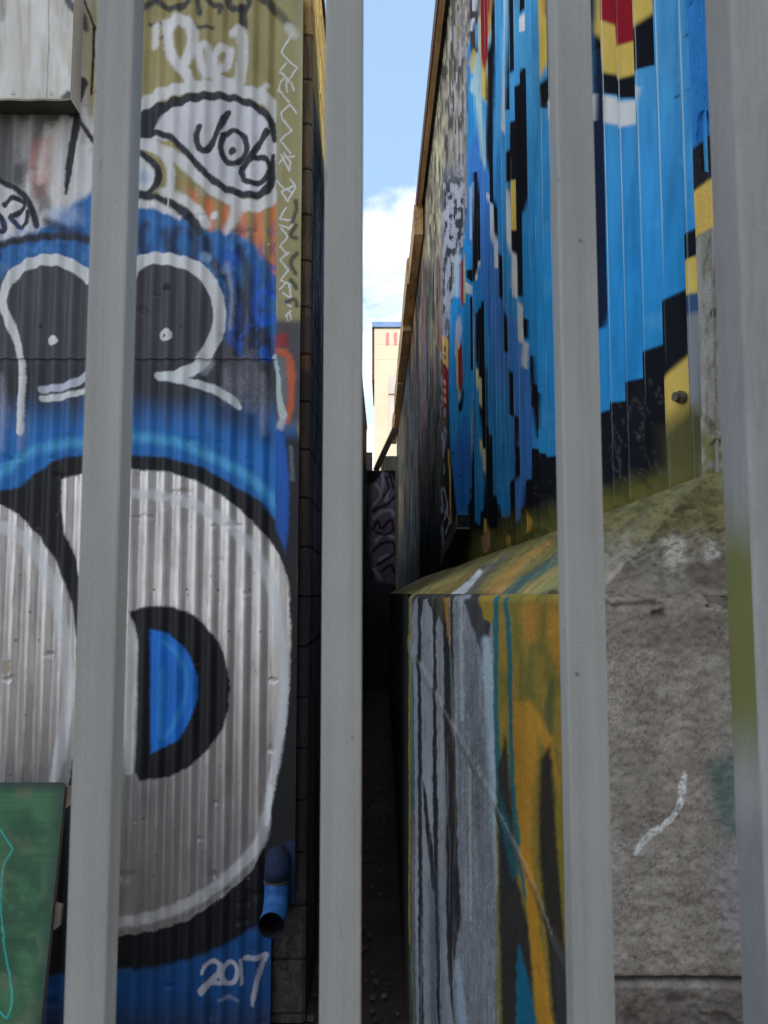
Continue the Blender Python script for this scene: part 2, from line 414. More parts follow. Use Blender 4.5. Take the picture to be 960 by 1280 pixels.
    c.dot(67, 426, 6.5, WHITE, 1.0); c.dot(208, 419, 8, (206, 208, 214), 1.3); c.dot(206, 420, 2, (90, 90, 96), 1)
    c.dot(209, 360, 4.8, (10, 10, 12), .8); c.dot(227, 410, 1.6, (20, 20, 22), .6); c.dot(52, 409, 1.8, (20, 20, 22), .6)
    # cyan glow arc
    c.stroke([(-60, 640), (-20, 606), (0, 592), (26, 573), (52, 560), (110, 552), (168, 547), (210, 551), (245, 562), (297, 588), (332, 614), (352, 640)], 12, (80, 164, 224), 6, .78, mod=lambda s, i: .55 + .6 * fbm(s.x[i] / 12, s.y[i] / 20, 171, 3))
    # black surround of the eyes
    c.fill([(-400, 600), (0, 613), (22, 610), (46, 590), (70, 574), (105, 568), (168, 569), (210, 572), (255, 584), (290, 606), (326, 626), (346, 652), (372, 690), (378, 800), (378, 1300), (-400, 1300)], (24, 24, 28), 3)
    # blue at the foot
    c.fill([(-400, 1232), (57, 1221), (83, 1217), (149, 1213), (192, 1210), (245, 1197), (284, 1180), (330, 1152), (352, 1140), (352, 1330), (-400, 1330)], (26, 80, 140), 4)
    c.fill([(150, 1228), (220, 1226), (236, 1236), (160, 1246)], (30, 84, 160), 8, .5)
    # silver eyes
    E1 = [(77, 599), (105, 592), (168, 587), (210, 590), (245, 601), (280, 621), (306, 643), (332, 671), (350, 693), (361, 728), (364, 785), (363, 846), (357, 912), (346, 958), (341, 994), (333, 1027), (323, 1071), (313, 1090), (280, 1119), (236, 1149), (197, 1162), (151, 1169), (125, 1165), (108, 1120), (104, 1000), (106, 860), (104, 760), (96, 700), (82, 668), (76, 630)]
    E0 = [(-400, 640), (-20, 626), (0, 630), (22, 643), (44, 665), (66, 695), (81, 728), (90, 759), (96, 800), (97, 860), (92, 940), (80, 1010), (60, 1080), (-400, 1180)]
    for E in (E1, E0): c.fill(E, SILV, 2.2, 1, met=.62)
    ins = (c.met > .4)
    c.field(np.where(ins, sst(.5, .75, fbm(x / 13, y / 40, 61, 4)) * .35, 0), (166, 156, 154), met=.6)
    c.field(np.where(ins, sst(.58, .74, fbm(x / 3.2, y / 26, 65, 4)) * .28, 0), (140, 128, 122), met=.45)
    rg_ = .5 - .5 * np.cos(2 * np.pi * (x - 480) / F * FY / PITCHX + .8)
    c.field(np.where(ins, .42 * sst(.62, .25, rg_), 0), (120, 116, 118), met=.55)  # grooves painted darker to copy the sky's reflection on the corrugation
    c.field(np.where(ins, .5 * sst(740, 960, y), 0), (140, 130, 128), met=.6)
    # rust specks and nail heads
    rng = random.Random(3)
    for k in range(60):
        yy = rng.uniform(620, 1140); xx = rng.choice((rng.uniform(0, 78), rng.uniform(170, 345)))
        c.dot(xx, yy, rng.uniform(.7, 1.8), (96, 80, 70), .9, .65)
    for yy, xs in ((737, range(192, 350, 40)), (789, range(206, 350, 40)), (800, (48, 20, 75))):
        for xx in xs: c.dot(xx, yy, 1.5, (70, 62, 58), .7, .85)
    c.fill([(2, 826), (14, 824), (14, 838), (6, 844), (1, 842)], (150, 138, 118), 1, .9)
    # pale inner lines of the eyes
    c.stroke([(168, 617), (200, 620), (250, 634), (290, 660), (325, 700), (345, 755), (354, 820), (354, 880), (347, 940), (339, 980), (334, 1012)], [12, 13, 14, 15, 14, 13, 12, 12, 12, 11, 10], LBL, 3, .85)
    c.stroke([(345, 755), (355, 820), (355, 880), (347, 940), (339, 985), (332, 1030)], 8, (222, 228, 240), 1.6, .92)
    c.stroke([(140, 1153), (165, 1151), (190, 1146), (230, 1132), (270, 1108), (305, 1076), (326, 1050), (332, 1022)], 14, (212, 216, 232), 3, .92, mod=lambda s, i: .55 + .45 * ridge(s, i))
    c.stroke([(-40, 655), (0, 658), (20, 668), (45, 690), (65, 735), (79, 790), (85, 850), (82, 900), (73, 950), (64, 990)], [14, 16, 17, 16, 15, 14, 14, 14, 14, 12], LBL, 3, .82)
    c.stroke([(166, 778), (163, 850), (161, 965)], [6, 12, 9], (206, 214, 234), 1.6, .9)
    # pupil
    c.fill([(162, 764), (188, 757), (219, 759), (245, 770), (267, 794), (280, 816), (288, 851), (286, 886), (278, 912), (262, 935), (238, 958), (210, 972), (176, 976), (168, 966), (171, 900), (172, 800)], (22, 22, 26), 2.2)
    c.fill([(187, 787), (203, 789), (219, 798), (238, 820), (247, 846), (247, 872), (238, 899), (223, 925), (206, 934), (188, 942), (187, 880)], (22, 102, 186), 2.2)
    c.stroke([(204, 802), (222, 818), (232, 845), (231, 872), (220, 900), (204, 922), (201, 900), (203, 840)], 6, (58, 146, 220), 3.5, .55)
    # top black tag
    for p, w in (([(181, 12), (192, 2), (200, -8)], 7), ([(192, -4), (205, 9), (222, 11), (236, 3)], 8), ([(246, -6), (250, 17)], 7), ([(262, -6), (262, 4), (276, 10), (275, 17)], 7),
                 ([(290, -8), (286, 6), (296, 14), (310, 10), (312, -4)], 8), ([(304, 10), (305, 34)], 10), ([(322, -6), (340, 10), (358, 30)], 10), ([(188, 31), (205, 32)], 5), ([(242, 32), (255, 36), (266, 35)], 4.5), ([(200, 50), (206, 46)], 4)):
        c.stroke(p, w, INK, 2.2, .9)
    c.stroke([(80, -10), (88, 6), (98, 16), (104, 26), (108, 38)], [8, 9, 10, 12, 6], (48, 48, 52), 2.5, .9)
    # white scrawl (Prhe)
    W2 = (214, 214, 222)
    for p, w in (([(196, 34), (195, 58)], 7), ([(210, 30), (212, 60), (222, 82), (233, 92), (238, 104)], 11), ([(211, 38), (222, 25), (236, 32), (241, 52), (232, 80)], 12),
                 ([(246, 57), (250, 74), (258, 95)], 9), ([(249, 62), (256, 58), (262, 66), (264, 92)], 8), ([(268, 96), (268, 74), (276, 62), (288, 66), (284, 82), (274, 90), (272, 100), (288, 104)], 9),
                 ([(293, 42), (302, 42), (304, 70), (300, 104)], 11), ([(276, 104), (292, 110), (306, 118)], 14), ([(312, 118), (322, 114), (333, 110)], 6), ([(322, 122), (330, 116)], 5), ([(326, 124), (336, 128)], 5)):
        c.stroke(p, w + 2.2, W2, 3, .95)
    # eye tag "vob"
    c.stroke([(172, 146), (186, 128), (206, 117), (235, 110), (262, 109), (290, 112), (320, 120), (338, 130), (345, 150), (346, 200), (344, 240), (332, 254), (312, 258), (290, 250), (268, 238), (250, 222), (228, 203), (206, 190), (190, 182), (172, 180)], 15, WHITE, 2.6, .95)
    c.fill([(174, 176), (182, 158), (196, 146), (215, 136), (240, 126), (272, 124), (306, 128), (330, 142), (341, 165), (342, 205), (338, 236), (318, 246), (292, 240), (268, 226), (244, 200), (220, 176)], (198, 198, 203), 2.5)
    c.field(np.where((x > 196) & (x < 342) & (y > 124) & (y < 246), sst(.55, .75, fbm(x / 14, y / 22, 71, 3)) * .25, 0), (168, 168, 172))
    c.stroke([(178, 164), (184, 148), (204, 135), (226, 127), (250, 122), (280, 122), (308, 129), (328, 140), (340, 156), (343, 175)], [20, 18, 13, 12, 11, 10, 9, 9, 9, 7], INK, 1.5)
    c.fill([(172, 150), (192, 140), (206, 140), (196, 160), (190, 170), (172, 176)], INK, 2)
    c.stroke([(172, 170), (198, 168), (214, 173), (232, 190), (252, 212), (272, 230), (294, 241), (316, 245), (332, 240), (340, 225), (342, 195)], [9, 8, 8, 8, 8, 9, 9, 9, 11, 9, 5], INK, 1.4)
    c.stroke([(249, 159), (246, 170), (248, 183), (256, 190), (264, 182), (272, 166), (280, 150), (285, 142)], 8, INK, 1.2)
    c.stroke([(280, 170), (290, 165), (304, 170), (309, 184), (304, 198), (293, 206), (282, 200), (276, 186), (280, 170)], 7.5, INK, 1.2)
    c.dot(291, 190, 5, INK, 1.3)
    c.stroke([(334, 166), (326, 178), (314, 196), (304, 210), (302, 216)], [9, 8, 8, 8, 7], INK, 1.2)
    c.stroke([(306, 208), (318, 198), (332, 200), (338, 212), (332, 226), (318, 230), (306, 226), (303, 218)], 7.5, INK, 1.2)
    # second eye, left of the tag
    c.stroke([(170, 180), (192, 186), (207, 198), (214, 216), (213, 236)], 11, WHITE, 2.4, .95)
    c.fill([(168, 196), (182, 198), (194, 214), (194, 230), (184, 240), (168, 242)], (200, 204, 214), 3)
    c.dot(178, 222, 8, (130, 158, 206), 6, .6)
    c.stroke([(166, 190), (182, 196), (195, 208), (199, 222), (193, 236), (182, 243), (166, 246)], 8, INK, 1.4)
    c.stroke([(206, 240), (222, 248), (238, 256), (250, 268), (256, 280)], 13, WHITE, 3, .95)
    c.stroke([(166, 246), (190, 247), (212, 254), (228, 264), (242, 278), (250, 292)], [10, 9, 9, 11, 12, 10], (44, 46, 56), 2.2)
    c.stroke([(166, 258), (188, 256), (206, 262), (224, 272)], [9, 10, 9, 6], (206, 200, 214), 2.6, .95)
    c.stroke([(211, 244), (210, 258)], 2, WHITE, .8)
    c.stroke([(297, 262), (292, 276), (284, 288)], [15, 14, 10], (208, 208, 218), 4, .9); c.dot(268, 270, 5, (214, 212, 220), 2.5)
    c.dot(336, 306, 1.8, (220, 190, 170), .8)
    c.dot(258, 322, 6, (140, 170, 216), 4, .7); c.dot(280, 338, 5, (120, 140, 180), 4, .6)
    # 2017
    W3 = (186, 188, 200)
    c.stroke([(252, 1216), (258, 1206), (268, 1202), (276, 1207), (272, 1218), (260, 1230), (251, 1240)], [4, 5, 6, 7, 7, 8, 9], W3, 1.2, .95)
    c.stroke([(255, 1234), (266, 1229), (278, 1228)], 6, W3, 1.4, .9)
    c.stroke([(279, 1210), (286, 1203), (295, 1206), (297, 1218), (290, 1229), (281, 1228), (277, 1218), (279, 1210)], 6, W3, 1.2, .95)
    c.stroke([(301, 1200), (302, 1216), (302, 1230)], 3.5, W3, 1, .95)
    c.stroke([(307, 1198), (320, 1197), (333, 1194)], 6.5, W3, 1.1, .95)
    c.stroke([(333, 1195), (326, 1210), (321, 1228), (317, 1246), (316, 1256)], [7, 6, 6, 6, 4], W3, 1.5, .92)
    c.stroke([(274, 1250), (284, 1247), (298, 1250)], [3, 6, 3], (150, 156, 176), 2.2, .7)
    # ---- flashing strip (x 345..374)
    f = np.where(x > 345.5, 1., 0)
    c.field(f * np.where(y < 420, .9, 0), (150, 142, 98))
    c.field(f * np.where(y < 420, sst(.5, .8, fbm(x / 20, y / 120, 90, 3)) * .5, 0), (176, 172, 140))
    c.stroke([(340, 8), (352, 22), (362, 34)], 9, (70, 66, 50), 3.5, .8)
    c.stroke([(362, 38), (368, 46)], 12, (196, 196, 190), 4, .8)
    ZZ = (216, 220, 222)
    zz = [[(366, 45), (352, 68), (362, 80), (372, 88), (361, 103), (350, 92), (358, 82)], [(356, 100), (365, 108), (368, 116)], [(354, 102), (348, 114), (356, 124), (362, 130)], [(358, 104), (360, 118)],
          [(371, 144), (363, 133), (352, 144), (354, 152), (364, 164)], [(365, 165), (351, 178), (364, 194)], [(350, 206), (356, 199), (368, 198)], [(355, 194), (364, 206), (362, 216)], [(352, 196), (361, 214)],
          [(346, 226), (356, 240)], [(363, 226), (370, 236), (360, 254), (352, 242), (368, 234)], [(358, 238), (366, 244)], [(358, 262), (350, 275), (366, 278)], [(351, 284), (362, 288), (366, 282)],
          [(352, 288), (360, 298), (351, 310), (360, 320)], [(362, 318), (351, 326), (361, 340)], [(361, 340), (351, 352), (366, 358)], [(359, 355), (350, 364)], [(354, 368), (364, 374), (362, 358)], [(356, 380), (364, 384)], [(364, 390), (358, 396), (360, 404), (365, 400), (362, 392)]]
    for p in zz: c.stroke(p, 2.3, ZZ, .6, .97, smooth=False)
    for p in ([(370, 254), (371, 264), (366, 280)], [(370, 284), (364, 296), (371, 300)], [(372, 318), (364, 330), (370, 344)], [(364, 352), (371, 362)], [(358, 380), (368, 376), (372, 384)]):
        c.stroke(p, 5, (40, 42, 42), 2, .85)
    c.field(f * sst(396, 408, y) * sst(545, 520, y), (76, 72, 76))
    c.fill([(345, 420), (360, 418), (360, 434), (345, 436)], (150, 44, 44), 4, .9)
    c.fill([(345, 437), (358, 437), (366, 446), (370, 470), (368, 510), (362, 530), (357, 528), (360, 490), (356, 448), (345, 443)], (196, 92, 50), 3, .9)
    c.fill([(348, 445), (358, 450), (360, 500), (352, 520)], (110, 116, 120), 4, .8)
    c.stroke([(344, 446), (348, 470), (350, 500), (354, 520)], [5, 5, 7, 11], (186, 206, 200), 1.6, .9)
    c.stroke([(354, 524), (350, 536)], 9, (190, 196, 210), 3, .8)
    c.field(f * np.where(c.met < .3, 1, 0) * sst(530, 556, y) * sst(730, 700, y), (30, 31, 36))
    c.fill([(345, 535), (356, 545), (362, 600), (361, 660), (357, 690), (345, 660)], (24, 86, 172), 3, .97)
    c.stroke([(364, 560), (366, 600)], 5, (110, 120, 130), 2.5, .6)
    c.field(np.where((x > 357) & (y > 1050) & (y < 1150), .5, 0), (16, 50, 100))
    # grime at the foot, then the downward fall of light painted in
    c.field(np.where(y < 1400, 1., 0) * sst(1240, 1290, y + 20 * (big - .5)) * .6, (54, 48, 48))
    c.field(sst(950, 1280, y) * .25, (30, 30, 34))
    c.col *= (1 - .12 * sst(.55, .8, fbm(x / 26, y / 70, 99, 4)))[:, None]

def facade_grid(x0, x1, z0, z1, sx, sz, off, flat=False):
    X = np.arange(x0, x1 + sx * .5, sx); Z = np.arange(z0, z1 + sz * .5, sz); Z[-1] = z1; X[-1] = x1
    XX, ZZ_ = np.meshgrid(X, Z)
    B = np.stack([XX, np.full_like(XX, FY), ZZ_], -1)
    px, py = project(B)
    c = Canvas(px, py, gain=1.45, wob=.9)
    paint_facade(c)
    P = B.copy()
    dent = 0.008 * (fbm(XX * 3.1, ZZ_ * 1.7, 5, 3) - .5) + .003 * (fbm(XX * 16, ZZ_ * 9, 6, 3) - .5) + .004 * sst(.72, .88, fbm(XX * 8, ZZ_ * 13, 46, 3))
    P[..., 1] = FY + off + dent + (0 if flat else 1) * corr(XX)
    if flat: P[..., 1] = FY + off + .4 * dent
    return P, c.col, c.met

XR = at_y(345.5, 640, FY)[0]           # right end of the corrugated sheets
XF = at_y(373.5, 640, FY)[0]           # right end of the flashing
XP = at_y(385.5, 640, FY)[0]           # alley face of the block wall
GZ = -EYE
TOPL = 3.28

shed = thing('corrugated_shed', 'corrugated iron shed covered in blue, black and silver eye graffiti, left of the alley', 'building', (-1.5, FY, 0))
wav = lambda P, e: P
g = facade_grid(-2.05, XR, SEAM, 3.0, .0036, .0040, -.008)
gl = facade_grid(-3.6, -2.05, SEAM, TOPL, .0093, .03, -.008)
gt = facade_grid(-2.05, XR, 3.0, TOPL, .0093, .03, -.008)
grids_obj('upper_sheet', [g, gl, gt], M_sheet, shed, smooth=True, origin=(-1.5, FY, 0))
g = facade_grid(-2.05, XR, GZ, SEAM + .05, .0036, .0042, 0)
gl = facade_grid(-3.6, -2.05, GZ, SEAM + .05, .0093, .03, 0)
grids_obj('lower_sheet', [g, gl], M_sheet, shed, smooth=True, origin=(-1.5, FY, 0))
zfl = z_at(1128, FY)
gf = facade_grid(XR - .004, XF, zfl, TOPL, .0036, .004, -.019, flat=True)
P0 = gf[0]
side = np.stack([P0[:, -1], P0[:, -1] + np.array([0, .03, 0])], 1)
cs = gf[1].reshape(P0.shape)[:, -1:].repeat(2, 1).reshape(-1, 3)
sideL = np.stack([P0[:, 0] + np.array([0, .03, 0]), P0[:, 0]], 1)
csL = gf[1].reshape(P0.shape)[:, :1].repeat(2, 1).reshape(-1, 3) * .6
fl = grids_obj('corner_flashing', [gf, (side, cs, None), (sideL, csL, None)], M_sheet, shed, smooth=False, origin=(-1.5, FY, 0))
fl['label'] = 'flat olive corner strip with a white zigzag tag'

# block wall: front end + alley face
COURSE = .2262; J0 = 2.70
def block_disp(A, Z, blen, off):
    k = np.floor((Z - J0) / COURSE)
    dz = np.abs((Z - J0) / COURSE - np.round((Z - J0) / COURSE)) * COURSE
    a = (A + off + .5 * blen * (k % 2)) / blen
    da = np.abs(a - np.round(a)) * blen
    return 1 - np.minimum(sst(.002, .007, dz), sst(.002, .007, da)), k

def block_front():
    X = np.arange(XR - .012, XP + .001, .004); X[-1] = XP; Z = np.arange(GZ, TOPL, .004)
    XX, ZZ_ = np.meshgrid(X, Z)
    dz = np.abs((ZZ_ - J0) / COURSE - np.round((ZZ_ - J0) / COURSE)) * COURSE
    j = 1 - sst(.002, .008, dz)
    Yb = FY + .03
    B = np.stack([XX, np.full_like(XX, Yb), ZZ_], -1); px, py = project(B)
    c = Canvas(px, py, 1.35, .6, 4); x, y = c.x, c.y
    c.base((128, 104, 80))
    c.field(sst(.4, .7, fbm(x / 6, y / 18, 7, 3)) * .4, (116, 106, 86))
    c.field(np.where(y < 44, .8, 0), (190, 158, 104))
    c.field(np.where((y > 100) & (y < 160), .45, 0), (120, 118, 84))
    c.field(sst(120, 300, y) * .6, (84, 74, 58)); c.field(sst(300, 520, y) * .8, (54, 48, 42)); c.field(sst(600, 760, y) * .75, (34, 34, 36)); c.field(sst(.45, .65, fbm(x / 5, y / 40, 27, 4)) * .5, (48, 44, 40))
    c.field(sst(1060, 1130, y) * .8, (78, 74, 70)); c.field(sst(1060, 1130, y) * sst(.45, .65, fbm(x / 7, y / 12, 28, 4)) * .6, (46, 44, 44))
    c.fill([(372, 440), (390, 440), (390, 462), (372, 460)], (130, 80, 52), 4, .6)
    k = (30, 30, 32)
    for p in ([(356, 1166), (362, 1172), (360, 1180)], [(364, 1172), (368, 1180), (364, 1188), (358, 1182), (362, 1174)], [(349, 1184), (346, 1188), (352, 1192)], [(354, 1190), (362, 1196), (356, 1200)], [(360, 1190), (356, 1200)],
              [(352, 1210), (362, 1214)], [(358, 1206), (360, 1220), (366, 1214)], [(362, 1218), (364, 1226), (356, 1222)]):
        c.stroke(p, 1.7, k, .8, .85)
    jj = j.ravel()
    c.col *= (1 - .5 * jj)[:, None]
    rough = .004 * (fbm(XX * 60, ZZ_ * 60, 3, 3) - .5)
    P = B.copy(); P[..., 1] += .008 * j + rough
    edge = sst(.022, 0, XP - XX); P[..., 1] += edge ** 2 * .012
    return P, c.col, None

def block_side():
    Y = np.concatenate([np.arange(FY + .042, 6.2, .008), np.arange(6.2, 16.98, .03)]); Z = np.concatenate([np.arange(GZ, -.2, .02), np.arange(-.2, TOPL + .001, .008)])
    YY, ZZ_ = np.meshgrid(Y, Z)
    j, _ = block_disp(YY, ZZ_, .452, .1)
    B = np.stack([np.full_like(YY, XP), YY, ZZ_], -1)
    U = YY.ravel() * 100; V = ZZ_.ravel() * 100
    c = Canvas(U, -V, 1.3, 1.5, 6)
    c.base((122, 108, 92))
    c.field(sst(.4, .7, fbm(U / 30, V / 30, 4, 4)) * .5, (96, 84, 76))
    # black and pale vertical scrawl over the lower part, darkened as painted shade
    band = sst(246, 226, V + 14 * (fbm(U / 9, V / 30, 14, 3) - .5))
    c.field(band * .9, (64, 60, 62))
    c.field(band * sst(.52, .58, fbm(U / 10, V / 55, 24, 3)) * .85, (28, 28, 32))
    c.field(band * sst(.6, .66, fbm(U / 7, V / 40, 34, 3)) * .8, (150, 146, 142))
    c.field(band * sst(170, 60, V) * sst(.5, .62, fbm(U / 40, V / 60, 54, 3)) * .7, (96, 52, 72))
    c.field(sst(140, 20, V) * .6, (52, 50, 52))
    c.field(np.where(V > 246, .95, 0), (222, 184, 112))  # sunlit strip along the wall top, put into the colour
    c.field(np.where(V > 246, .5 * sst(.5, .7, fbm(U / 20, V / 6, 64, 3)), 0), (236, 206, 140))
    c.col *= (1 - .5 * j.ravel())[:, None]
    P = B.copy(); P[..., 0] += -.006 * j + .004 * (fbm(YY * 40, ZZ_ * 40, 9, 3) - .5)
    return P, c.col, None

endc = np.array([[[XP, 16.97, GZ], [-.55, 16.97, GZ]], [[XP, 16.97, TOPL], [-.55, 16.97, TOPL]]], float)
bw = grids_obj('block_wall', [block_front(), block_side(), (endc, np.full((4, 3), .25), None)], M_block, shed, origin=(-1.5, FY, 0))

bm = bmesh.new()      # roof with a dark capping along the alley
add_hexa(bm, [(-3.7, FY - .12, TOPL + EYE), (XP - .02, FY - .12, TOPL + EYE), (XP - .02, 16.97, TOPL + EYE), (-3.7, 16.97, TOPL + EYE)],
         [(-3.7, FY - .12, TOPL + EYE + .5), (XP - .02, FY - .12, TOPL + EYE + .06), (XP - .02, 16.97, TOPL + EYE + .06), (-3.7, 16.97, TOPL + EYE + .5)])
bm_obj('roof', bm, M_roof, shed)
bm = bmesh.new(); add_box(bm, XP - .017, XP + .012, FY - .12, 16.97, TOPL + EYE - .01, TOPL + EYE + .035)
bm_obj('roof_capping', bm, M_woodred, shed, bevel=.004)
bm = bmesh.new(); add_box(bm, -3.6, -3.56, FY + .03, 16.9, 0, TOPL + EYE - .004); add_box(bm, -3.55, -.56, 16.8, 16.85, 0, TOPL + EYE - .004)
bm_obj('rear_wall', bm, M_tin, shed)

# hood over the shutter (upper left): pale box, 14 cm proud
HB = z_at(145, FY); HD = .14
xh = at_y(88, 125, FY - HD)[0]
def hood():
    out = []
    X = np.arange(-2.6, xh + .002, .004); X[-1] = xh; Z = np.arange(HB, 3.02, .005)
    XX, ZZ_ = np.meshgrid(X, Z)
    B = np.stack([XX, np.full_like(XX, FY - HD), ZZ_], -1); px, py = project(B)
    c = Canvas(px, py, 1.35, .8, 3); x, y = c.x, c.y
    c.base((196, 193, 186))
    c.field(sst(.45, .72, fbm(x / 6, y / 80, 2, 3)) * .5, (160, 152, 128))
    c.field(sst(.5, .75, fbm(x / 18, y / 26, 12, 4)) * .45, (210, 210, 216))
    c.field(np.where((x > 60), .3, 0) * sst(.5, .7, fbm(x / 8, y / 50, 14, 3)), (170, 150, 110))
    c.stroke([(61, 0), (61, 60), (58, 124)], 1.2, (90, 84, 70), .8, .7, smooth=False)
    c.stroke([(80, -10), (88, 6), (98, 16), (104, 26), (108, 38)], [8, 9, 10, 12, 6], (48, 48, 52), 2.5, .9)
    c.stroke([(2, -5), (3, 24)], 5, (100, 92, 92), 4, .6)
    c.fill([(76, 121), (84, 114), (96, 116), (96, 130), (76, 130)], (40, 40, 44), 3, .9)
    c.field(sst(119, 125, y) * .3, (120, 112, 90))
    for xx in (16, 64): c.dot(xx, 117, 2.3, (120, 116, 112), .8); c.dot(xx, 116.4, 1.3, (208, 206, 204), .6)
    P = B.copy(); P[..., 1] += .003 * np.cos(2 * np.pi * XX / .15) + .006 * (fbm(XX * 5, ZZ_ * 3, 2, 3) - .5)
    out.append((P, c.col, None))
    bot = np.stack([P[0], P[0] * np.array([1, 0, 1]) + np.array([0, FY - .012, 0])], 0)
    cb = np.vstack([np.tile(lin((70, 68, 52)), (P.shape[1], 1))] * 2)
    out.append((bot, cb, None))
    lip = np.stack([P[0] + [0, -.004, .0], P[0] + [0, -.004, -.009]], 0)
    out.append((lip, np.tile(lin((140, 134, 112)), (2 * P.shape[1], 1)), None))
    sd = np.stack([P[:, -1], P[:, -1] * np.array([1, 0, 1]) + np.array([0, FY - .012, 0])], 1)
    out.append((sd, np.vstack([np.tile(lin((222, 218, 212)), (P.shape[0] * 2, 1))]), None))
    tp = np.stack([P[-1], P[-1] * np.array([1, 0, 1]) + np.array([0, FY - .012, 0])], 0)
    out.append((tp, None, None))
    return out
grids_obj('shutter_hood', hood(), M_sheet, shed, origin=(-1.5, FY, 0))['label'] = 'pale dirty sheet metal hood with a dark underside'

# drainpipe with an open elbow
px_ = at_y(347, 1000, FY - .07)
yE = FY - .245; zE = z_at(1157, yE) + EYE; R_ = .085
zt, zc, ze = z_at(992, FY - .07) + EYE, z_at(1079, FY - .07) + EYE, z_at(1150, FY - .12) + EYE
bm = bmesh.new()
add_tube(bm, [(px_[0], FY + .01, zE + .205), (px_[0], FY - .025, zE + .20), (px_[0], FY - .055, zE + .18), (px_[0], FY - .068, zE + .155), (px_[0], FY - .07, zE + .12)], .0535, 24)
dp = bm_obj('drainpipe', bm, mottled('black_overpaint', (10, 11, 14), (18, 44, 84), scale=9, rough=.85), shed, smooth=True); dp['label'] = 'short drainpipe stub painted blue with an open end'
bm = bmesh.new()
pts = [(px_[0], FY - .07, zE + .125), (px_[0], FY - .07, zE + R_ + .02)] + [(px_[0], FY - .07 - R_ * (1 - math.cos(t)), zE + R_ * (1 - math.sin(t))) for t in np.linspace(.15, math.pi / 2, 7)] + [(px_[0], yE, zE)]
nP = len(pts)
add_tube(bm, pts, [.0515] * 2 + [.0525] * (nP - 2), 28, True, False)
el = bm_obj('elbow', bm, M_blue, dp, smooth=True)
bm = bmesh.new(); add_tube(bm, [Vector(p) + Vector((0, -.0006, 0)) for p in pts[::-1]], .0485, 28, False, True)
for k_ in range(28): pass
bm_obj('bore', bm, M_dark, dp, smooth=True)
bm = bmesh.new(); add_tube(bm, [(px_[0], FY - .07, zE + .118), (px_[0], FY - .07, zE + .126)], .0565, 28)
bm_obj('collar', bm, mottled('grey_rim', (50, 50, 50), (76, 74, 72)), dp)

# ------------------------------------------------------------------ leaning green board (lower left)
T = at_y(82, 978, 3.42); X0 = T[0]
r2 = ray(50, 1290); Bq = r2 * (X0 / r2[0])
dirv = (Bq - T) / np.linalg.norm(Bq - T); Lb = (GZ - T[2]) / dirv[2]; WB = .95
board = thing('leaning_board', 'mottled green board with thin teal scrawl leaning at the lower left corner', 'board', (X0 - WB / 2, T[1] + dirv[1] * Lb, 0))
nrm = np.cross(np.array([1, 0, 0]), dirv); nrm = nrm / np.linalg.norm(nrm)
if nrm[1] > 0: nrm = -nrm
A = np.arange(-WB, 0.0005, .004); A[-1] = 0; S_ = np.arange(0, Lb, .004)
AA, SS = np.meshgrid(A, S_)
Pb = T + AA[..., None] * np.array([1, 0, 0]) + SS[..., None] * dirv
# rounded top right corner
rc = .03
cx, cs_ = -rc, rc
m = (AA > cx) & (SS < cs_)
dd = np.sqrt((AA - cx) ** 2 + (SS - cs_) ** 2) + 1e-9
k = np.where(m & (dd > rc), rc / dd, 1)
A2 = np.where(m, cx + (AA - cx) * k, AA); S2 = np.where(m, cs_ + (SS - cs_) * k, SS)
Pb = T + A2[..., None] * np.array([1, 0, 0]) + S2[..., None] * dirv
px, py = project(Pb); c = Canvas(px, py, 1.25, 1, 8); x, y = c.x, c.y
c.base((40, 84, 56))
c.field(sst(.3, .75, fbm(x / 34, y / 40, 3, 3)) * .8, (66, 112, 76))
c.field(sst(.48, .72, fbm(x / 28, y / 30, 33, 4)) * .6, (104, 110, 84)); c.field(sst(.5, .7, fbm(x / 60, y / 2.2, 36, 3)) * .25, (40, 66, 52))
c.field(sst(.50, .62, fbm(x / 14, y / 14, 73, 6)) * sst(1070, 1100, y) * sst(1230, 1180, y) * .5, (36, 66, 50))
c.field(np.clip(sst(60, 86, x + (y - 978) * .105), 0, 1) * .85, (38, 64, 56))
c.field(sst(996, 978, y) * .9, (36, 56, 50))
for p in ([(-4, 1030), (10, 1052), (15, 1062), (6, 1078), (2, 1100), (0, 1130)], [(4, 1160), (6, 1190), (12, 1220), (15, 1250), (8, 1272), (-2, 1262)], [(1, 1130), (3, 1165)]):
    c.stroke(p, 2, (40, 170, 160), .8, .9)
def rim_cols(n, v=(110, 96, 80)): return np.tile(lin(v), (n, 1))
back = nrm * -.03
rightside = np.stack([Pb[:, -1], Pb[:, -1] + back], 1); top = np.stack([Pb[0] + back, Pb[0]], 0)
pan = grids_obj('panel', [(Pb, c.col, None), (rightside, rim_cols(2 * len(S_)), None), (top, rim_cols(2 * len(A), (60, 52, 44)), None), ((Pb + back)[:, ::-1], rim_cols(Pb.shape[0] * Pb.shape[1], (70, 60, 50)), None)], M_board, board, origin=tuple(board.location))
for s0, s1 in ((.01, .10), (.43, .53)):
    bm = bmesh.new()
    o = T + np.array([0.001, 0, EYE]) - nrm * .016
    q = lambda a, s, d: tuple(o + np.array([a, 0, 0]) + dirv * s - nrm * d)
    add_hexa(bm, [q(0, s0, 0), q(.028, s0 + .008, 0), q(.028, s1 - .02, 0), q(0, s1, 0)], [q(0, s0, .022), q(.028, s0 + .008, .022), q(.028, s1 - .02, .022), q(0, s1, .022)])
    bm_obj('edge_cleat', bm, mottled('cleat_grey', (84, 76, 66), (120, 110, 98)), board, bevel=.003)

